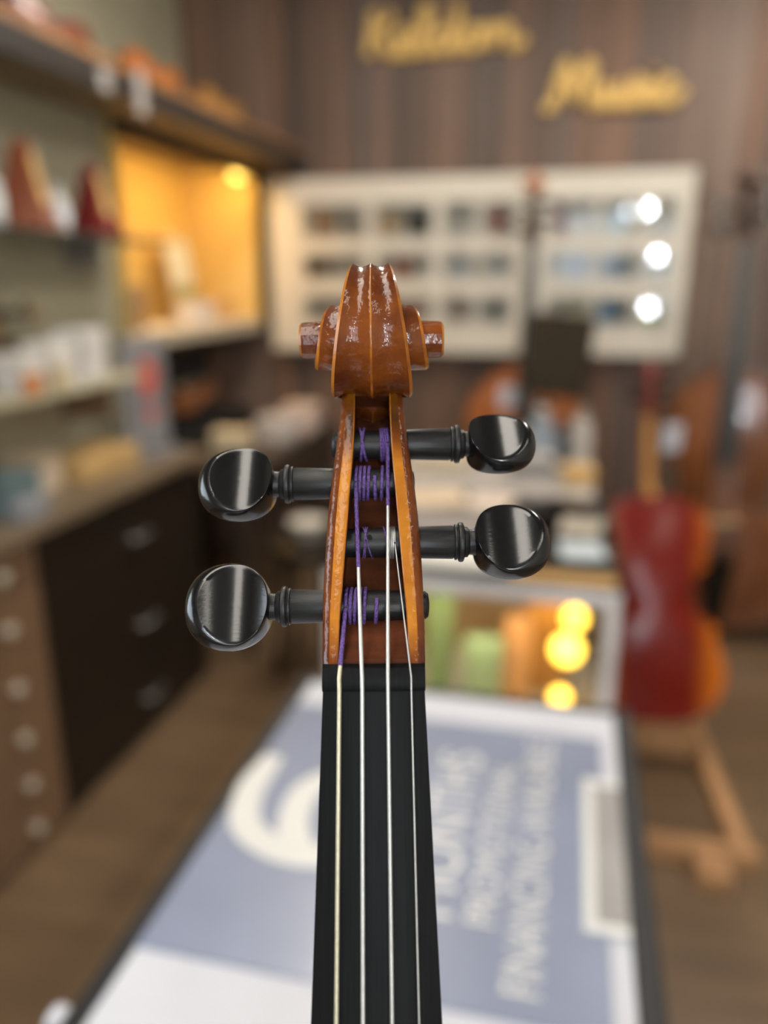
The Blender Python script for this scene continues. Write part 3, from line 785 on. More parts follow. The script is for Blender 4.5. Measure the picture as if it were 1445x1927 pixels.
def carton(name, label, cat, x, y, z, sx, sy, sz, c, rz=0, lid=True, group=None, rough=0.6):
    b = thing(name, label, cat, (x, y, z), (0, 0, R(rz)), group)
    m1 = mat('carton_%.2f_%.2f_%.2f' % c, c, rough, var=0.06)
    obj('box_body', box(-sx/2, sx/2, -sy/2, sy/2, 0.0005, sz * (.78 if lid else 1), .0015), m1, b)
    if lid: obj('lid', box(-sx/2 - .002, sx/2 + .002, -sy/2 - .002, sy/2 + .002, sz * .78 + .0003, sz, .0015), mat('cartonlid_%.2f_%.2f_%.2f' % c, tuple(min(1, q * 1.12) for q in c), rough, var=0.06), b)
    return b
carton('rosin_box', 'mint green box standing inside the glass counter', 'box', -0.17, 1.78, 0.441, .085, .05, .22, (0.28, 0.46, 0.30))
carton('string_packet', 'darker green packet at the left inside the glass counter', 'box', -0.29, 1.86, 0.441, .07, .05, .30, (0.20, 0.33, 0.17), 8)
carton('wooden_box', 'tall peach coloured box in the middle of the glass counter', 'box', -0.09, 1.84, 0.441, .055, .05, .26, (0.62, 0.36, 0.16), -6)
carton('amber_box', 'amber box behind the large bulb in the counter', 'box', -0.015, 1.98, 0.441, .12, .05, .25, (0.52, 0.26, 0.05))
carton('red_box', 'flat red box low in the glass counter', 'box', -0.15, 1.64, 0.441, .08, .05, .045, (0.35, 0.07, 0.04))
carton('tan_box', 'low tan box at the front of the glass counter', 'box', -0.06, 1.66, 0.441, .07, .05, .09, (0.55, 0.33, 0.14))
carton('small_red_case', 'small red case on top of the amber box in the counter', 'box', 0.025, 1.98, 0.6915, .02, .04, .05, (0.40, 0.08, 0.05))
# clutter on top
o = tag(obj('wooden_batten', box(-0.10, 0.115, 1.565, 1.605, DZ + .0003, DZ + .012, .002), mat('batten_pine', (0.55, 0.32, 0.11), 0.5, scale=3, stretch=(2, 14, 14))), 'pale wooden batten along the front edge of the glass counter', 'wood strip')
def sheet(name, label, cat, x, y, z, sx, sy, th, c, rz, m=None):
    v = []; f = []; nx, ny = 6, 6
    for k in (0, 1):
        for j in range(ny + 1):
            for i in range(nx + 1):
                a, b = i / nx - .5, j / ny - .5
                v.append((a * sx, b * sy, k * th + 0.0008 + 0.004 * abs(a) ** 3 * 4 + 0.003 * max(0, b) ** 2))
    W = nx + 1; Q = W * (ny + 1)
    for j in range(ny):
        for i in range(nx):
            q = j * W + i; f.append((q, q + 1, q + W + 1, q + W)); f.append((Q + q, Q + q + W, Q + q + W + 1, Q + q + 1))
    rim = list(range(W)) + [j * W + nx for j in range(1, ny + 1)] + [ny * W + i for i in range(nx - 1, -1, -1)] + [j * W for j in range(ny - 1, 0, -1)]
    for a, b in zip(rim, rim[1:] + rim[:1]): f.append((a, b, Q + b, Q + a))
    return tag(obj(name, mesh(name, v, f), m or mat('sheet_%.2f_%.2f_%.2f' % c, c, 0.55, var=0.04), None, (x, y, z), (0, 0, R(rz))), label, cat)
sheet('grey_mat', 'grey repair mat lying on the glass counter', 'mat', -0.24, 1.93, DZ, 0.30, 0.24, .003, (0.26, 0.235, 0.22), 4)
sheet('music_booklet', 'tan sheet of paper at the left of the counter top', 'paper', -0.38, 2.16, DZ, 0.21, 0.16, .003, (0.66, 0.52, 0.36), 18)
sheet('paper_sheet', 'pinkish white paper sheet behind the grey mat', 'paper', -0.20, 2.16, DZ + .0, 0.12, 0.14, .002, (0.70, 0.58, 0.48), -8)
sheet('flyer', 'pale blue flyer near the front right of the counter', 'paper', 0.045, 1.79, DZ, 0.10, 0.12, .002, (0.52, 0.58, 0.62), 6)
sheet('receipt_pad', 'beige pad beside the dark phone on the counter', 'pad', 0.045, 1.965, DZ, 0.10, 0.12, .008, (0.42, 0.37, 0.30), -5)
sheet('white_glare', 'white cloth sheet standing for the reflection at the front left of the counter top', 'glare', -0.27, 1.69, DZ, 0.34, 0.15, .004, (0.72, 0.71, 0.66), 0)  # pale sheet laid on top in place of the whitish reflection in the glass
ph = thing('phone', 'dark phone lying on the counter top', 'phone', (0.0, 2.14, DZ), (0, 0, R(35)))
obj('case', box(-.04, .04, -.075, .075, 0.0004, .008, .003), mat('phone_dark', (0.035, 0.02, 0.022), 0.3), ph)
obj('screen', box(-.036, .036, -.07, .07, .0081, .0088), mat('phone_screen', (0.01, 0.01, 0.012), 0.08), ph)
carton('cardboard_box', 'small tan cardboard box at the right edge of the counter', 'box', 0.035, 2.44, DZ, .09, .07, .05, (0.58, 0.36, 0.13), 10)
def bottle(label, x, y, z, r, h, c, cap, cat='bottle', name='bottle', group=None):
    b = thing(name, label, cat, (x, y, z), group=group)
    obj('bottle_body', lathe([(r * .9, 0.0004), (r, .004), (r, h * .62), (r * .85, h * .72), (r * .42, h * .8), (r * .4, h * .86)], 20), mat('bottle_%.2f_%.2f_%.2f' % c, c, 0.25), b)
    obj('cap', lathe([(r * .46, h * .862), (r * .5, h * .87), (r * .5, h * .985), (r * .4, h)], 16), mat('cap_%.2f_%.2f_%.2f' % cap, cap, 0.4), b)
    obj('bottle_label', lathe([(r * 1.006, h * .18), (r * 1.012, h * .185), (r * 1.012, h * .5), (r * 1.006, h * .505)], 20), mat('blabel_%.2f' % c[0], tuple(min(1, q * 1.4 + .05) for q in c), 0.6), b)
    return b
bottle('blue grey polish bottle at the far end of the counter', -0.09, 2.70, DZ, .045, .19, (0.22, 0.26, 0.30), (0.4, 0.42, 0.42))
bottle('dark bottle beside the blue grey polish bottle', -0.015, 2.74, DZ, .03, .15, (0.05, 0.055, 0.06), (0.1, 0.1, 0.1))
bottle('pale jar in front of the music stand', 0.045, 2.85, DZ, .035, .17, (0.42, 0.39, 0.34), (0.30, 0.28, 0.26), 'jar', 'jar')
carton('tool_case', 'dark tool case beside the music stand post', 'case', -0.21, 2.76, DZ, .16, .10, .10, (0.12, 0.09, 0.07), -12)
carton('grey_card_box', 'grey card box behind the tan paper', 'box', -0.11, 2.50, DZ, .14, .12, .07, (0.30, 0.28, 0.26), 8)
carton('cream_card_box', 'cream card box at the left of the pale work table', 'box', -0.40, 2.55, DZ, .18, .12, .05, (0.55, 0.45, 0.32), 4)
sl = thing('stool', 'dark round stool left of the pale work table', 'stool', (-0.93, 2.72, 0))
obj('seat', lathe([(0.15, .52), (0.16, .525), (0.16, .55), (0.15, .556)], 24), DARK, sl)
for k in range(4):
    a = R(45 + 90 * k); obj('leg', tube([(.10 * math.cos(a), .10 * math.sin(a), .519), (.15 * math.cos(a), .15 * math.sin(a), .003)], .014, 8), DARK, sl)
bw = thing('bowl', 'white bowl on the dark round stool', 'bowl', (-0.93, 2.72, 0.5563))
obj('bowl_body', lathe([(0.03, 0.0005), (0.035, .004), (0.06, .03), (0.07, .07), (0.067, .07), (0.056, .032), (0.02, .01)], 24), mat('bowl_white', (0.66, 0.64, 0.58), 0.3), bw)
obj('bowl_rim', lathe([(0.067, .0702), (0.071, .0702), (0.071, .074), (0.067, .074)], 24), mat('bowl_white', (0.66, 0.64, 0.58), 0.3), bw)

# ------------------------------------------------------------------ white wall display with cubby holes
BX0, BX1, BZ0, BZ1, BF = -1.52, 0.475, 1.15, 1.965, 4.005
t = thing('wall_display', 'white wall display with small glazed cubby holes under the gold lettering', 'display cabinet', (0, 0, 0))
WY = YB - 0.0005
obj('back_panel', box(BX0, BX1, WY - .012, WY, BZ0, BZ1), WHITE, t)
obj('side_panel', box(BX0, BX0 + .02, BF, WY - .0125, BZ0, BZ1), WHITE, t)
obj('side_panel', box(BX1 - .02, BX1, BF, WY - .0125, BZ0, BZ1), WHITE, t)
obj('top_panel', box(BX0 + .0205, BX1 - .0205, BF, WY - .0125, BZ1 - .02, BZ1), WHITE, t)
obj('bottom_panel', box(BX0 + .0205, BX1 - .0205, BF, WY - .0125, BZ0, BZ0 + .02), WHITE, t)
ROWS = [(1.30, 1.42), (1.505, 1.62), (1.70, 1.845)]
CL = [(-1.345, -1.035), (-0.975, -0.70), (-0.635, -0.49), (-0.455, -0.315)]
CR = [(-0.135, 0.055), (0.085, 0.25), (0.28, 0.40)]
def door_frame(xa, xb, cols):
    parts = []
    xs = [xa] + [q for c in cols for q in c] + [xb]
    for i in range(0, len(xs), 2): parts.append(box(xs[i], xs[i+1], BF - .022, BF - .0005, BZ0, BZ1, .002))
    zs = [BZ0] + [q for c in ROWS for q in c] + [BZ1]
    for c in cols:
        for i in range(0, len(zs), 2): parts.append(box(c[0], c[1], BF - .020, BF - .002, zs[i], zs[i+1], .001))
    return merge(*parts)
PANE = glass_pane('display_glass', (0.98, 0.99, 0.99), 1.45, 0.8)
for xa, xb, cols in ((BX0, -0.262, CL), (-0.258, BX1, CR)):
    d = obj('door', door_frame(xa, xb, cols), WHITE, t)
    for c in cols:
        for r in ROWS:
            obj('pane', box(c[0] - .004, c[1] + .004, BF - .0300, BF - .0262, r[0] - .004, r[1] + .004), PANE, d)
SHELFZ = [1.285, 1.49, 1.685]
for zz in SHELFZ:
    obj('inner_shelf', box(BX0 + .0205, BX1 - .0205, BF + .002, WY - .0125, zz - .012, zz), WHITE, t)
stuff = [  # col, row, kind, colour, name
    ((-1.25, 2), 'box', (0.30, 0.19, 0.11), 'tan'), ((-1.10, 2), 'box', (0.24, 0.21, 0.17), 'grey brown'),
    ((-0.92, 2), 'box', (0.45, 0.31, 0.17), 'straw'), ((-0.775, 2), 'box', (0.020, 0.018, 0.017), 'black'),
    ((-0.57, 2), 'bottle', (0.42, 0.40, 0.34), 'putty'), ((-0.39, 2), 'box', (0.30, 0.09, 0.08), 'maroon'),
    ((-1.29, 1), 'box', (0.13, 0.10, 0.08), 'dark umber'), ((-1.14, 1), 'box', (0.34, 0.32, 0.27), 'stone grey'),
    ((-0.85, 1), 'box', (0.30, 0.12, 0.07), 'russet'), ((-0.57, 1), 'bottle', (0.55, 0.58, 0.66), 'ice blue'),
    ((-0.385, 1), 'bottle', (0.62, 0.62, 0.60), 'silver'),
    ((-1.27, 0), 'box', (0.28, 0.26, 0.22), 'slate'), ((-1.12, 0), 'box', (0.34, 0.31, 0.25), 'pebble'),
    ((-0.80, 0), 'box', (0.46, 0.27, 0.17), 'terracotta'), ((-0.57, 0), 'box', (0.40, 0.30, 0.25), 'mocha'),
    ((-0.39, 0), 'bottle', (0.14, 0.17, 0.16), 'bottle green'),
    ((-0.10, 2), 'box', (0.28, 0.09, 0.06), 'brick red'), ((0.16, 2), 'bottle', (0.40, 0.55, 0.62), 'sky blue'), ((0.34, 2), 'box', (0.52, 0.45, 0.33), 'sand'),
    ((-0.02, 1), 'box', (0.46, 0.50, 0.60), 'lavender'), ((0.14, 1), 'box', (0.030, 0.045, 0.07), 'navy'), ((0.22, 1), 'box', (0.10, 0.12, 0.15), 'charcoal'),
    ((0.0, 0), 'box', (0.48, 0.46, 0.30), 'olive cream'), ((0.135, 0), 'box', (0.06, 0.20, 0.36), 'blue'), ((0.215, 0), 'box', (0.07, 0.08, 0.08), 'soot'), ((0.33, 0), 'bottle', (0.25, 0.45, 0.12), 'leaf green')]
rn = ['bottom', 'middle', 'top']
for (cx_, r), kind, c, cn in stuff:
    zz = SHELFZ[r]; hh = (ROWS[r][1] - zz)
    lb = '%s %s on the %s row of the white wall display' % (cn, 'packet' if kind == 'box' else 'bottle', rn[r])
    if kind == 'box':
        carton('display_packet', lb, 'box', cx_, BF + .042, zz, .10 if cx_ < -.7 else .062, .05, hh * random.uniform(.7, .92), c, random.uniform(-8, 8), group='goods in the wall display')
    else:
        bottle(lb, cx_, BF + .042, zz, .026, hh * .93, c, (0.5, 0.5, 0.48), name='display_bottle', group='goods in the wall display')

# gold lettering on the plank wall
def sign(strokes, label, x0, x1, z0, z1, rad):
    """brush-script word: each stroke a rounded bar bent along a smooth path"""
    xs = [p[0] for st_ in strokes for p in st_]; lo, hi = min(xs), max(xs); parts = []
    for st_ in strokes:
        n = len(st_); P = []
        tx = [(k, p[0]) for k, p in enumerate(st_)]; tz = [(k, p[1]) for k, p in enumerate(st_)]
        for k in range((n - 1) * 5 + 1):
            t = k / 5
            P.append((x0 + (crom(tx, t) - lo) / (hi - lo) * (x1 - x0), YB - rad - 0.0005, z0 + crom(tz, t) * (z1 - z0)))
        parts.append(tube(P, rad, 8))
    tag(obj('wall_lettering', merge(*parts), GOLD), label, 'sign')
W_K = [[(0.03, 1.0), (0.0, 0.5), (-0.03, 0.0)], [(0.24, 0.92), (0.03, 0.5), (0.11, 0.42), (0.18, 0.08), (0.27, 0.0), (0.31, 0.22), (0.40, 0.32), (0.40, 0.48), (0.32, 0.48), (0.29, 0.25), (0.34, 0.03), (0.43, 0.03), (0.52, 0.3), (0.59, 0.8), (0.56, 1.0), (0.51, 0.8), (0.52, 0.12), (0.58, 0.03), (0.66, 0.18)],
       [(0.80, 0.42), (0.71, 0.48), (0.64, 0.28), (0.69, 0.03), (0.78, 0.12), (0.84, 0.5), (0.87, 1.0)], [(0.86, 0.9), (0.83, 0.3), (0.87, 0.03), (0.94, 0.15)],
       [(1.06, 0.45), (0.97, 0.45), (0.93, 0.22), (0.99, 0.03), (1.08, 0.12), (1.10, 0.35), (1.04, 0.46), (1.13, 0.42), (1.19, 0.46), (1.19, 0.02)], [(1.19, 0.12), (1.25, 0.42), (1.33, 0.48), (1.36, 0.3), (1.38, 0.06), (1.44, 0.05), (1.52, 0.2)]]
W_M = [[(-0.06, 0.05), (0.03, 0.02), (0.10, 0.6), (0.17, 1.0), (0.21, 0.6), (0.25, 0.2), (0.33, 0.6), (0.43, 1.0), (0.46, 0.6), (0.47, 0.12), (0.53, 0.03), (0.60, 0.25), (0.62, 0.5)],
       [(0.62, 0.5), (0.60, 0.15), (0.66, 0.03), (0.74, 0.2), (0.77, 0.5), (0.76, 0.12), (0.82, 0.03), (0.90, 0.3), (0.98, 0.56), (1.00, 0.35), (1.03, 0.15), (0.97, 0.02), (0.89, 0.06)],
       [(1.03, 0.08), (1.08, 0.25), (1.12, 0.5), (1.11, 0.12), (1.16, 0.03), (1.22, 0.15)], [(1.15, 0.74), (1.16, 0.77)], [(1.38, 0.42), (1.30, 0.5), (1.23, 0.25), (1.28, 0.03), (1.38, 0.07), (1.48, 0.3)]]
sign(W_K, 'gold script shop word starting with K, upper left on the plank wall', -1.035, -0.30, 2.505, 2.69, 0.024)
sign(W_M, 'gold script word Music, lower right on the plank wall', -0.205, 0.395, 2.245, 2.43, 0.024)

# ------------------------------------------------------------------ left run: counter, shelves, lit case
CX = -1.33
t = thing('drawer_cabinet', 'mid brown cabinet with a column of pale knobs at the near left', 'cabinet', (0, 0, 0))
obj('carcass', box(-1.98, CX - .0205, 0.55, 1.705, 0.001, 0.868, .002), BROWN, t)
KNOB = mat('pale_knob', (0.62, 0.56, 0.46), 0.35, 0.2)
zs = [0.03, 0.16, 0.295, 0.43, 0.585, 0.75, 0.862]
for i in range(6):
    for ya, yb_ in ((1.40, 1.70), (1.09, 1.39), (0.78, 1.08)):
        d = obj('drawer_front', box(CX - .02, CX, ya, yb_, zs[i], zs[i+1] - .006, .002), BROWN, t)
        obj('knob', lathe([(0.006, 0), (0.006, .010), (0.015, .015), (0.017, .022), (0.012, .028), (0.002, .030)], 16, 'X'), KNOB, d, (CX, (ya + yb_) / 2, (zs[i] + zs[i+1]) / 2 - .003))
t = thing('dark_cabinet', 'dark chest of three wide drawers under the far end of the counter', 'cabinet', (0, 0, 0))
obj('carcass', box(-1.98, CX - .0205, 1.71, 2.63, 0.001, 0.868, .002), DARK, t)
for za, zb in ((0.02, 0.27), (0.276, 0.55), (0.556, 0.862)):
    d = obj('drawer_front', box(CX - .02, CX, 1.715, 2.625, za, zb, .002), DARK, t)
    obj('pull', tube([(CX, 2.15, (za+zb)/2), (CX + .022, 2.155, (za+zb)/2), (CX + .022, 2.245, (za+zb)/2), (CX, 2.25, (za+zb)/2)], .006, 8), PEWTER, d)
tag(obj('worktop', box(-1.99, -1.29, 0.55, 2.66, 0.8685, 0.90, .003), TOPM), 'long brown worktop running over both left cabinets', 'worktop')
# shelving above the worktop
t = thing('wall_shelving', 'cream backed shelving standing on the left worktop', 'shelving', (0, 0, 0))
obj('back_panel', box(-1.66, -1.63, 0.56, 2.69, 0.9005, 2.0295), CREAM, t)
obj('end_panel', box(-1.985, -1.6605, 2.672, 2.69, 0.9005, 2.0295), CREAM, t)
obj('shelf', box(-1.6295, -1.37, 0.60, 2.64, 1.612, 1.626, .002), mat('smoked_shelf', (0.045, 0.05, 0.042), 0.2), t)
obj('shelf', box(-1.6295, -1.38, 0.60, 2.42, 1.185, 1.205, .002), mat('cream_shelf', (0.44, 0.40, 0.28), 0.5), t)
obj('shelf_bracket', box(-1.6295, -1.45, 2.30, 2.315, 1.06, 1.1845, .002), BROWN, t)
obj('shelf_bracket', box(-1.6295, -1.45, 1.20, 1.215, 1.06, 1.1845, .002), BROWN, t)
obj('shelf_bracket', box(-1.6295, -1.50, 2.40, 2.41, 1.54, 1.6115, .002), PEWTER, t)
# upper shelf with its dark fascia
t = thing('upper_shelf', 'deep overhead shelf with a dark front edge along the left wall', 'shelf', (0, 0, 0))
obj('board', box(-1.998, -1.372, 0.5, 4.08, 2.03, 2.085, .002), mat('shelf_underside', (0.22, 0.155, 0.085), 0.5), t)
obj('fascia', box(-1.3715, -1.35, 0.5, 4.08, 2.015, 2.09, .002), FASC, t)
obj('lip', box(-1.40, -1.36, 0.5, 4.08, 2.0905, 2.115, .003), mat('lip_wood', (0.36, 0.17, 0.06), 0.45, scale=5, var=0.25), t)
for i, (y, zz) in enumerate([(2.27, 2.045), (2.47, 2.05)]):
    b = thing('price_tag', ['round white price tag on the dark shelf edge', 'long white price tag hanging over the shelf edge'][i], 'tag', (-1.347, y, zz))
    hh = .03 if i == 0 else .062
    obj('card', box(0.0, 0.0015, -.028, .028, -hh, hh), mat('tag_card', (0.36, 0.33, 0.31), 0.6), b)
    obj('loop', tube([(0.0008, 0, hh), (-0.004, 0, hh + .02), (-0.01, 0, hh + .03)], .0008, 6), BLACK, b)
# lit case
t = thing('lit_display_case', 'yellow lit display case in the left corner', 'display case', (0, 0, 0))
YEL = mat('case_lining', (0.70, 0.50, 0.18), 0.7, scale=3, var=0.05)
obj('back_panel', box(-1.995, -1.98, 2.72, 4.0, 1.29, 2.028), YEL, t)
obj('side_panel', box(-1.9795, -1.60, 2.72, 2.735, 1.305, 2.028), YEL, t)
obj('side_panel', box(-1.9795, -1.60, 3.985, 4.0, 1.305, 2.028), YEL, t)
obj('floor_panel', box(-1.9795, -1.60, 2.72, 4.0, 1.29, 1.3045), WHITE, t)
obj('front_lip', box(-1.5995, -1.585, 2.70, 4.02, 1.25, 1.30, .003), mat('case_lip', (0.50, 0.43, 0.32), 0.5), t)
obj('end_stile', box(-1.5995, -1.575, 4.0, 4.06, 1.25, 2.028, .002), DARK, t)
obj('valance', box(-1.5995, -1.585, 2.70, 3.9995, 1.975, 2.0285, .002), DARK, t)
b = thing('case_lamp', 'warm strip lamp hidden behind the top edge of the lit case', 'lamp', (-1.66, 3.36, 2.0285))
obj('lamp_body', box(-.02, .02, -.55, .55, -.014, 0, .002), PEWTER, b)
obj('lamp_glow', box(-.016, .016, -.54, .54, -.024, -.0145, .002), mat('case_glow', (1, .8, .4), 0.4, emit=(1.0, 0.60, 0.17), estr=55.0), b)
b = thing('case_lamp', 'small yellow spot lamp in the far top corner of the lit case', 'lamp', (-1.665, 3.945, 2.0285))
obj('lamp_body', lathe([(0.03, 0), (0.03, -.012), (0.034, -.03)], 16), PEWTER, b)
obj('lamp_glow', lathe([(0.033, -.0305), (0.032, -.045), (0.02, -.058), (0.002, -.062)], 16), mat('case_glow_spot', (1, .8, .4), 0.4, emit=(1.0, 0.70, 0.16), estr=4.0), b)
# a leaning picture and small goods in the case
pc = thing('framed_picture', 'small framed picture with blue and green in the lit case', 'picture', (-1.84, 3.70, 1.3075), (0, R(-9), 0))
obj('frame', box(-.012, 0, -.13, .13, 0.001, .40, .003), mat('picture_frame', (0.62, 0.50, 0.33), 0.4), pc)
obj('print', merge(box(.0002, .0014, -.105, .105, .16, .36)), mat('print_blue', (0.62, 0.74, 0.82), 0.5, scale=10, color2=(0.78, 0.80, 0.78)), pc)
obj('print_band', box(.0002, .0014, -.105, .105, .10, .1595), mat('print_green', (0.28, 0.32, 0.10), 0.5), pc)
carton('white_goods_box', 'white box in front of the framed picture', 'box', -1.72, 3.52, 1.305, .09, .22, .09, (0.62, 0.58, 0.55), 4)
carton('brown_goods_box', 'brown box at the near end of the lit case', 'box', -1.70, 2.86, 1.305, .10, .14, .17, (0.30, 0.17, 0.08), -6)
carton('ochre_goods_box', 'ochre box at the far end of the lit case', 'box', -1.72, 3.80, 1.305, .10, .12, .10, (0.50, 0.30, 0.12), 9)
# metronomes on the upper shelf board
def metronome(label, x, y, z, h, c, rz=0):
    b = thing('metronome', label, 'metronome', (x, y, z), (0, 0, R(rz)), group='metronomes on the smoked shelf')
    m1 = mat('metronome_%.2f' % c[0], c, 0.3, coat=0.5)
    w0, w1 = h * .26, h * .085
    def fr(wa, wb, za, zb, name):
        v = [(-wa, -wa, za), (wa, -wa, za), (wa, wa, za), (-wa, wa, za), (-wb, -wb, zb), (wb, -wb, zb), (wb, wb, zb), (-wb, wb, zb)]
        return mesh(name, v, [(0,1,2,3), (4,5,6,7), (0,1,5,4), (1,2,6,5), (2,3,7,6), (3,0,4,7)])
    obj('case', fr(w0, w1, h * .1, h * .93, 'case'), m1, b)
    obj('base', fr(w0 * 1.12, w0 * 1.08, 0.0005, h * .0995, 'base'), m1, b)
    obj('cap', fr(w1 * 1.05, w1 * .3, h * .9305, h, 'cap'), m1, b)
    obj('scale_plate', mesh('sp', [(w0 * .86, -w0 * .3, h * .3), (w0 * .86, w0 * .3, h * .3), (w1 * 1.25, w1 * .5, h * .85), (w1 * 1.25, -w1 * .5, h * .85),
                                  (w0 * .92, -w0 * .3, h * .3), (w0 * .92, w0 * .3, h * .3), (w1 * 1.42, w1 * .5, h * .85), (w1 * 1.42, -w1 * .5, h * .85)],
                            [(0,1,2,3), (4,5,6,7), (0,1,5,4), (1,2,6,5), (2,3,7,6), (3,0,4,7)]), GOLD, b)
    obj('pendulum', tube([(w0 * .98, 0, h * .12), (w1 * 1.8, 0, h * .95)], .0015, 6), STEEL, b)
    return b
metronome('orange brown wooden metronome at the left of the smoked shelf', -1.48, 2.04, 1.6265, .235, (0.26, 0.075, 0.035), 12)
metronome('dark red metronome at the right end of the smoked shelf', -1.48, 2.37, 1.6265, .215, (0.17, 0.010, 0.012), -6)
bottle('white bottle right of the orange brown metronome', -1.47, 2.16, 1.6265, .032, .13, (0.55, 0.56, 0.53), (0.6, 0.6, 0.58))
bottle('pale bottle at the left edge of the smoked shelf', -1.48, 1.89, 1.6265, .035, .16, (0.50, 0.52, 0.50), (0.5, 0.5, 0.48))
carton('black_metronome_box', 'low black box behind the metronomes', 'box', -1.58, 1.96, 1.6265, .06, .14, .05, (0.03, 0.03, 0.03))
# second shelf goods
VG = dict(L=0.30, neck=0.11, hs=0.85, rib=0.03, arch=0.013)
carton('white_string_box', 'white box at the left end of the cream shelf', 'box', -1.462, 1.90, 1.2055, .10, .10, .10, (0.62, 0.60, 0.56), 6)
carton('white_string_box', 'taller white box in the middle of the cream shelf', 'box', -1.462, 2.035, 1.2055, .10, .11, .125, (0.66, 0.63, 0.58), -2)
carton('white_string_box', 'white box at the right end of the cream shelf', 'box', -1.462, 2.19, 1.2055, .10, .13, .15, (0.62, 0.60, 0.57), 3)
carton('orange_packet', 'orange packet in front of the white boxes', 'box', -1.395, 1.86, 1.2055, .02, .06, .05, (0.55, 0.20, 0.05), 0)
carton('straw_packet', 'straw coloured packet between the white boxes', 'box', -1.395, 1.98, 1.2055, .02, .04, .06, (0.55, 0.43, 0.22), 0)
# goods on the worktop
carton('tan_case_box', 'tan box on the left worktop beside white papers', 'box', -1.50, 2.24, 0.9005, .16, .30, .07, (0.52, 0.34, 0.14), -4)
carton('cream_papers', 'cream stack of papers leaning on the tan box', 'box', -1.54, 2.005, 0.9005, .14, .09, .10, (0.60, 0.48, 0.34), 4)
carton('pale_goods_box', 'pale pinkish box at the back of the worktop', 'box', -1.58, 2.10, 0.971 + .03, .08, .16, .05, (0.52, 0.45, 0.38), 3) if False else None
carton('teal_box', 'teal box at the near left of the worktop', 'box', -1.45, 1.78, 0.9005, .10, .14, .10, (0.11, 0.16, 0.17), 5)
carton('blue_grey_box', 'blue grey box in front of the teal box', 'box', -1.36, 1.74, 0.9005, .05, .10, .05, (0.26, 0.27, 0.29), 0)
carton('white_goods_carton', 'white carton between the teal box and the papers', 'box', -1.50, 1.895, 0.9005, .12, .07, .07, (0.55, 0.52, 0.46), 0)
carton('brown_goods_carton', 'dark brown box tucked under the cream shelf', 'box', -1.57, 1.72, 0.9005, .10, .40, .22, (0.12, 0.07, 0.03), 0) if False else None
st = thing('brochure_stand', 'grey brochure stand with red picture at the end of the worktop', 'stand', (-1.46, 2.54, 0.9005), (0, 0, R(-22)))
obj('base', box(-.10, .10, -.10, .10, 0, .012, .003), mat('stand_grey', (0.20, 0.19, 0.19), 0.4), st)
obj('backboard', box(-.012, 0, -.10, .10, .0125, .40, .003), MATS['stand_grey'], st)
obj('side_board', box(-.10, -.0125, .088, .10, .0125, .40, .003), BLACK, st)
obj('brochure', box(.0005, .003, -.09, .07, .03, .39), mat('brochure_grey', (0.23, 0.225, 0.235), 0.4), st)
obj('red_picture', lathe([(0.045, 0), (0.045, .001), (0.03, .0012)], 20, 'X'), mat('brochure_red', (0.50, 0.09, 0.07), 0.5), st, (.0032, 0.015, .27), scale=(1, 1, 1.5))
obj('red_picture', lathe([(0.024, 0), (0.024, .001), (0.015, .0012)], 20, 'X'), MATS['brochure_red'], st, (.0032, 0.02, .14))

# low table in the corner with a violin and papers
t = thing('corner_table', 'low dark table in the corner beneath the lit case', 'table', (0, 0, 0))
obj('tabletop', box(-1.98, -1.20, 2.80, 4.02, 0.74, 0.78, .004), mat('table_dark', (0.055, 0.04, 0.028), 0.45), t)
for x in (-1.95, -1.23):
    for y in (2.83, 3.99):
        obj('leg', box(x - .025, x + .025, y - .025, y + .025, 0, .7395, .004), MATS['table_dark'], t)
obj('apron', box(-1.235, -1.22, 2.8605, 3.9605, .60, .7395), MATS['table_dark'], t)
carton('cream_carton', 'cream box on the corner table near its front', 'box', -1.44, 3.22, 0.7805, .16, .14, .08, (0.58, 0.48, 0.32), 12)
carton('white_carton', 'white box on the corner table next to the cream box', 'box', -1.32, 3.44, 0.7805, .13, .12, .11, (0.60, 0.56, 0.53), -10)
carton('pink_carton', 'pinkish white flat box at the back of the corner table', 'box', -1.30, 3.75, 0.7805, .16, .20, .12, (0.60, 0.48, 0.42), 6)
cs = thing('violin_case', 'open dark violin case on the corner table', 'case', (-1.72, 3.42, 0.7805))
obj('tray', box(-.13, .13, -.40, .40, 0.0005, .10, .02), mat('case_black', (0.012, 0.011, 0.011), 0.6), cs)
obj('lid', box(-.14, -.10, -.40, .40, .101, .40, .015), MATS['case_black'], cs)
instrument('violin', 'brown violin resting on its side in the open dark case', 'violin', (-1.68, 3.08, 0.90 + .085), (R(-90), R(0), R(0)), 0.355, 0.131, 1.0, 0.034, 0.015, V_BROWN, pegs=True).rotation_euler = Euler((R(-90), 0, R(0)))

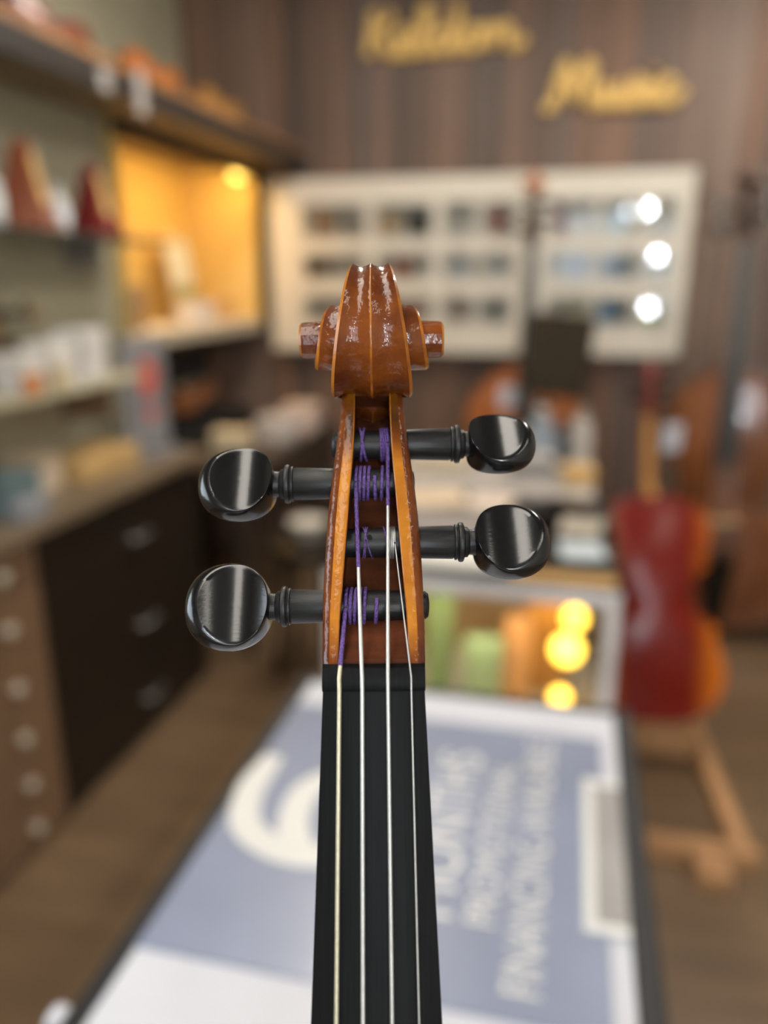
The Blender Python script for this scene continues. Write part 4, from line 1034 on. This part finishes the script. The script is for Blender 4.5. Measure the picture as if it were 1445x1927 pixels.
# ------------------------------------------------------------------ instruments around the shop
VS = [('chestnut violin lying on the overhead shelf, nearest the camera', 1.62, V_BROWN), ('dark red violin on the overhead shelf above the price tags', 2.24, V_DARKR),
      ('orange violin in the middle of the overhead shelf', 2.86, V_ORANGE), ('honey brown violin at the far end of the overhead shelf', 3.46, V_HONEY)]
for lb, y, vmn in VS:
    o = instrument('violin', lb, 'violin', (-1.62, y, 2.085 + 0.1055), (0, 0, 0), 0.355, 0.131, 1.0, 0.034, 0.015, vmn, group='violins on the overhead shelf')
    # lie on the side: neck along +y, front turned to the room
    o.rotation_euler = Matrix(((0, -1, 0), (0, 0, 1), (-1, 0, 0))).transposed().to_euler() if False else Matrix(((0, -1, 0), (0, 0, 1), (-1, 0, 0))).to_euler()
for lb, y, vmn in (('red brown violin leaning upright on the overhead shelf against the cream wall', 2.55, V_DARKR), ('amber violin leaning upright at the near end of the overhead shelf', 2.22, V_HONEY)):
    instrument('violin', lb, 'violin', (-1.845, y, 2.0925), (0, 0, 0), 0.355, 0.131, 1.0, 0.034, 0.015, vmn, group='violins leaning on the overhead shelf').rotation_euler = Euler((R(-10), 0, R(90)))
o = instrument('violin', 'amber violin lying on its side on the cream shelf', 'violin', (-1.585, 1.74, 1.2055 + 0.09 + .16), (0, 0, 0), 0.26, 0.10, 0.75, 0.026, 0.011, V_HONEY)
o.rotation_euler = Matrix(((0, -1, 0), (0, 0, 1), (-1, 0, 0))).to_euler()
o.location = (-1.585, 1.69, 1.3305 + 0.0775)
carton('riser', 'dark low riser under the amber violin', 'box', -1.582, 1.86, 1.2055, .085, .50, .125, (0.10, 0.06, 0.03), 0, lid=False)


ce = instrument('cello', 'red cello with orange flanks seen from behind beside the counter', 'cello', (0.318, 2.45, 0.15), (R(11), R(2.5), R(180 + 5)), 0.70, 0.26, 1.6, 0.108, 0.026, V_RED, backm=V_TWOTONE, fbs=1.35)
b = thing('hang_tag', 'white tag tied to the neck of the red cello', 'tag', (0.312, 2.565, 1.03), (R(6), 0, R(10)))
obj('card', box(-.028, .028, -.0008, .0008, -.045, .045), PAPER, b)
obj('tie', tube([(0, 0, .045), (0.0, 0.01, .075), (-.012, .03, .10)], .001, 6), BLACK, b)
sf = thing('cello_floor_stand', 'low pale wooden frame on the floor under the red cello', 'stand', (0, 0, 0))
def bar(p, q, w, h, name, z0=0.001):
    p, q = Vector((*p, 0)), Vector((*q, 0)); d = (q - p).normalized(); n_ = Vector((-d.y, d.x, 0)) * w / 2
    vs_ = [p - n_, q - n_, q + n_, p + n_]
    v = [(a.x, a.y, z0) for a in vs_] + [(a.x, a.y, z0 + h) for a in vs_]
    return obj(name, mesh(name, v, [(0,1,2,3), (4,5,6,7), (0,1,5,4), (1,2,6,5), (2,3,7,6), (3,0,4,7)]), WOODY, sf)
bar((0.52, 1.97), (0.47, 2.66), .045, .05, 'side_rail'); bar((0.22, 1.945), (0.56, 1.945), .05, .05, 'front_rail'); bar((0.20, 1.97), (0.20, 2.66), .045, .05, 'side_rail')
bar((0.17, 2.685), (0.51, 2.685), .05, .05, 'rear_rail'); bar((0.435, 1.83), (0.435, 1.92), .085, .045, 'foot')
bar((0.2225, 2.46), (0.4625, 2.46), .05, .12, 'cradle')

instrument('double_bass', 'glossy brown double bass standing at the right edge of the view', 'double bass', (0.655, 3.42, 0.06), (R(-4), R(-2), R(-8)), 1.10, 0.47, 2.5, 0.19, 0.045, V_BROWN, bass=True, fbs=1.9, headm=V_WALNUT)
instrument('double_bass', 'orange double bass behind the music stand at the centre', 'double bass', (-0.20, 3.50, 0.06), (R(-3), R(0), R(6)), 1.08, 0.49, 2.5, 0.19, 0.045, V_ORANGE, bass=True, fbs=1.9, boxm=V_WALNUT)
TAGP = (-0.25, 3.402, 1.02)
b = thing('hang_tag', 'white tag on the shoulder of the orange double bass', 'tag', (TAGP[0], TAGP[1], TAGP[2]), (0, 0, R(6)))
obj('card', box(-.045, .045, -.0008, .0008, -.045, .045), PAPER, b)
obj('tie', tube([(0, 0, .045), (0.005, 0.0, .06), (.015, .0, .07)], .001, 6), BLACK, b)

ms_ = thing('music_stand', 'dark metal music stand in front of the orange double bass', 'music stand', (-0.10, 3.06, 0))
OLV = mat('stand_black', (0.022, 0.014, 0.005), 0.6, spec=0.2)
obj('desk', box(-.118, .118, -.006, .006, 0, .305, .004), OLV, ms_, (0.03, -.02, 1.08), (R(-16), R(5), 0))
obj('desk_lip', box(-.118, .118, -.05, -.0065, 0, .005, .001), OLV, ms_, (0.03, -.02, 1.08), (R(-16), R(5), 0))
obj('post', tube([(0, 0.0, .12), (0.0, 0.0, .70), (0.012, 0.015, 1.10)], .010, 10), OLV, ms_)
for k in range(3):
    a = R(90 + 120 * k); obj('leg', tube([(0.01 * math.cos(a), 0.01 * math.sin(a), .20), (.10 * math.cos(a), .10 * math.sin(a), .05), (.14 * math.cos(a), .14 * math.sin(a), .006)], .006, 8), OLV, ms_)
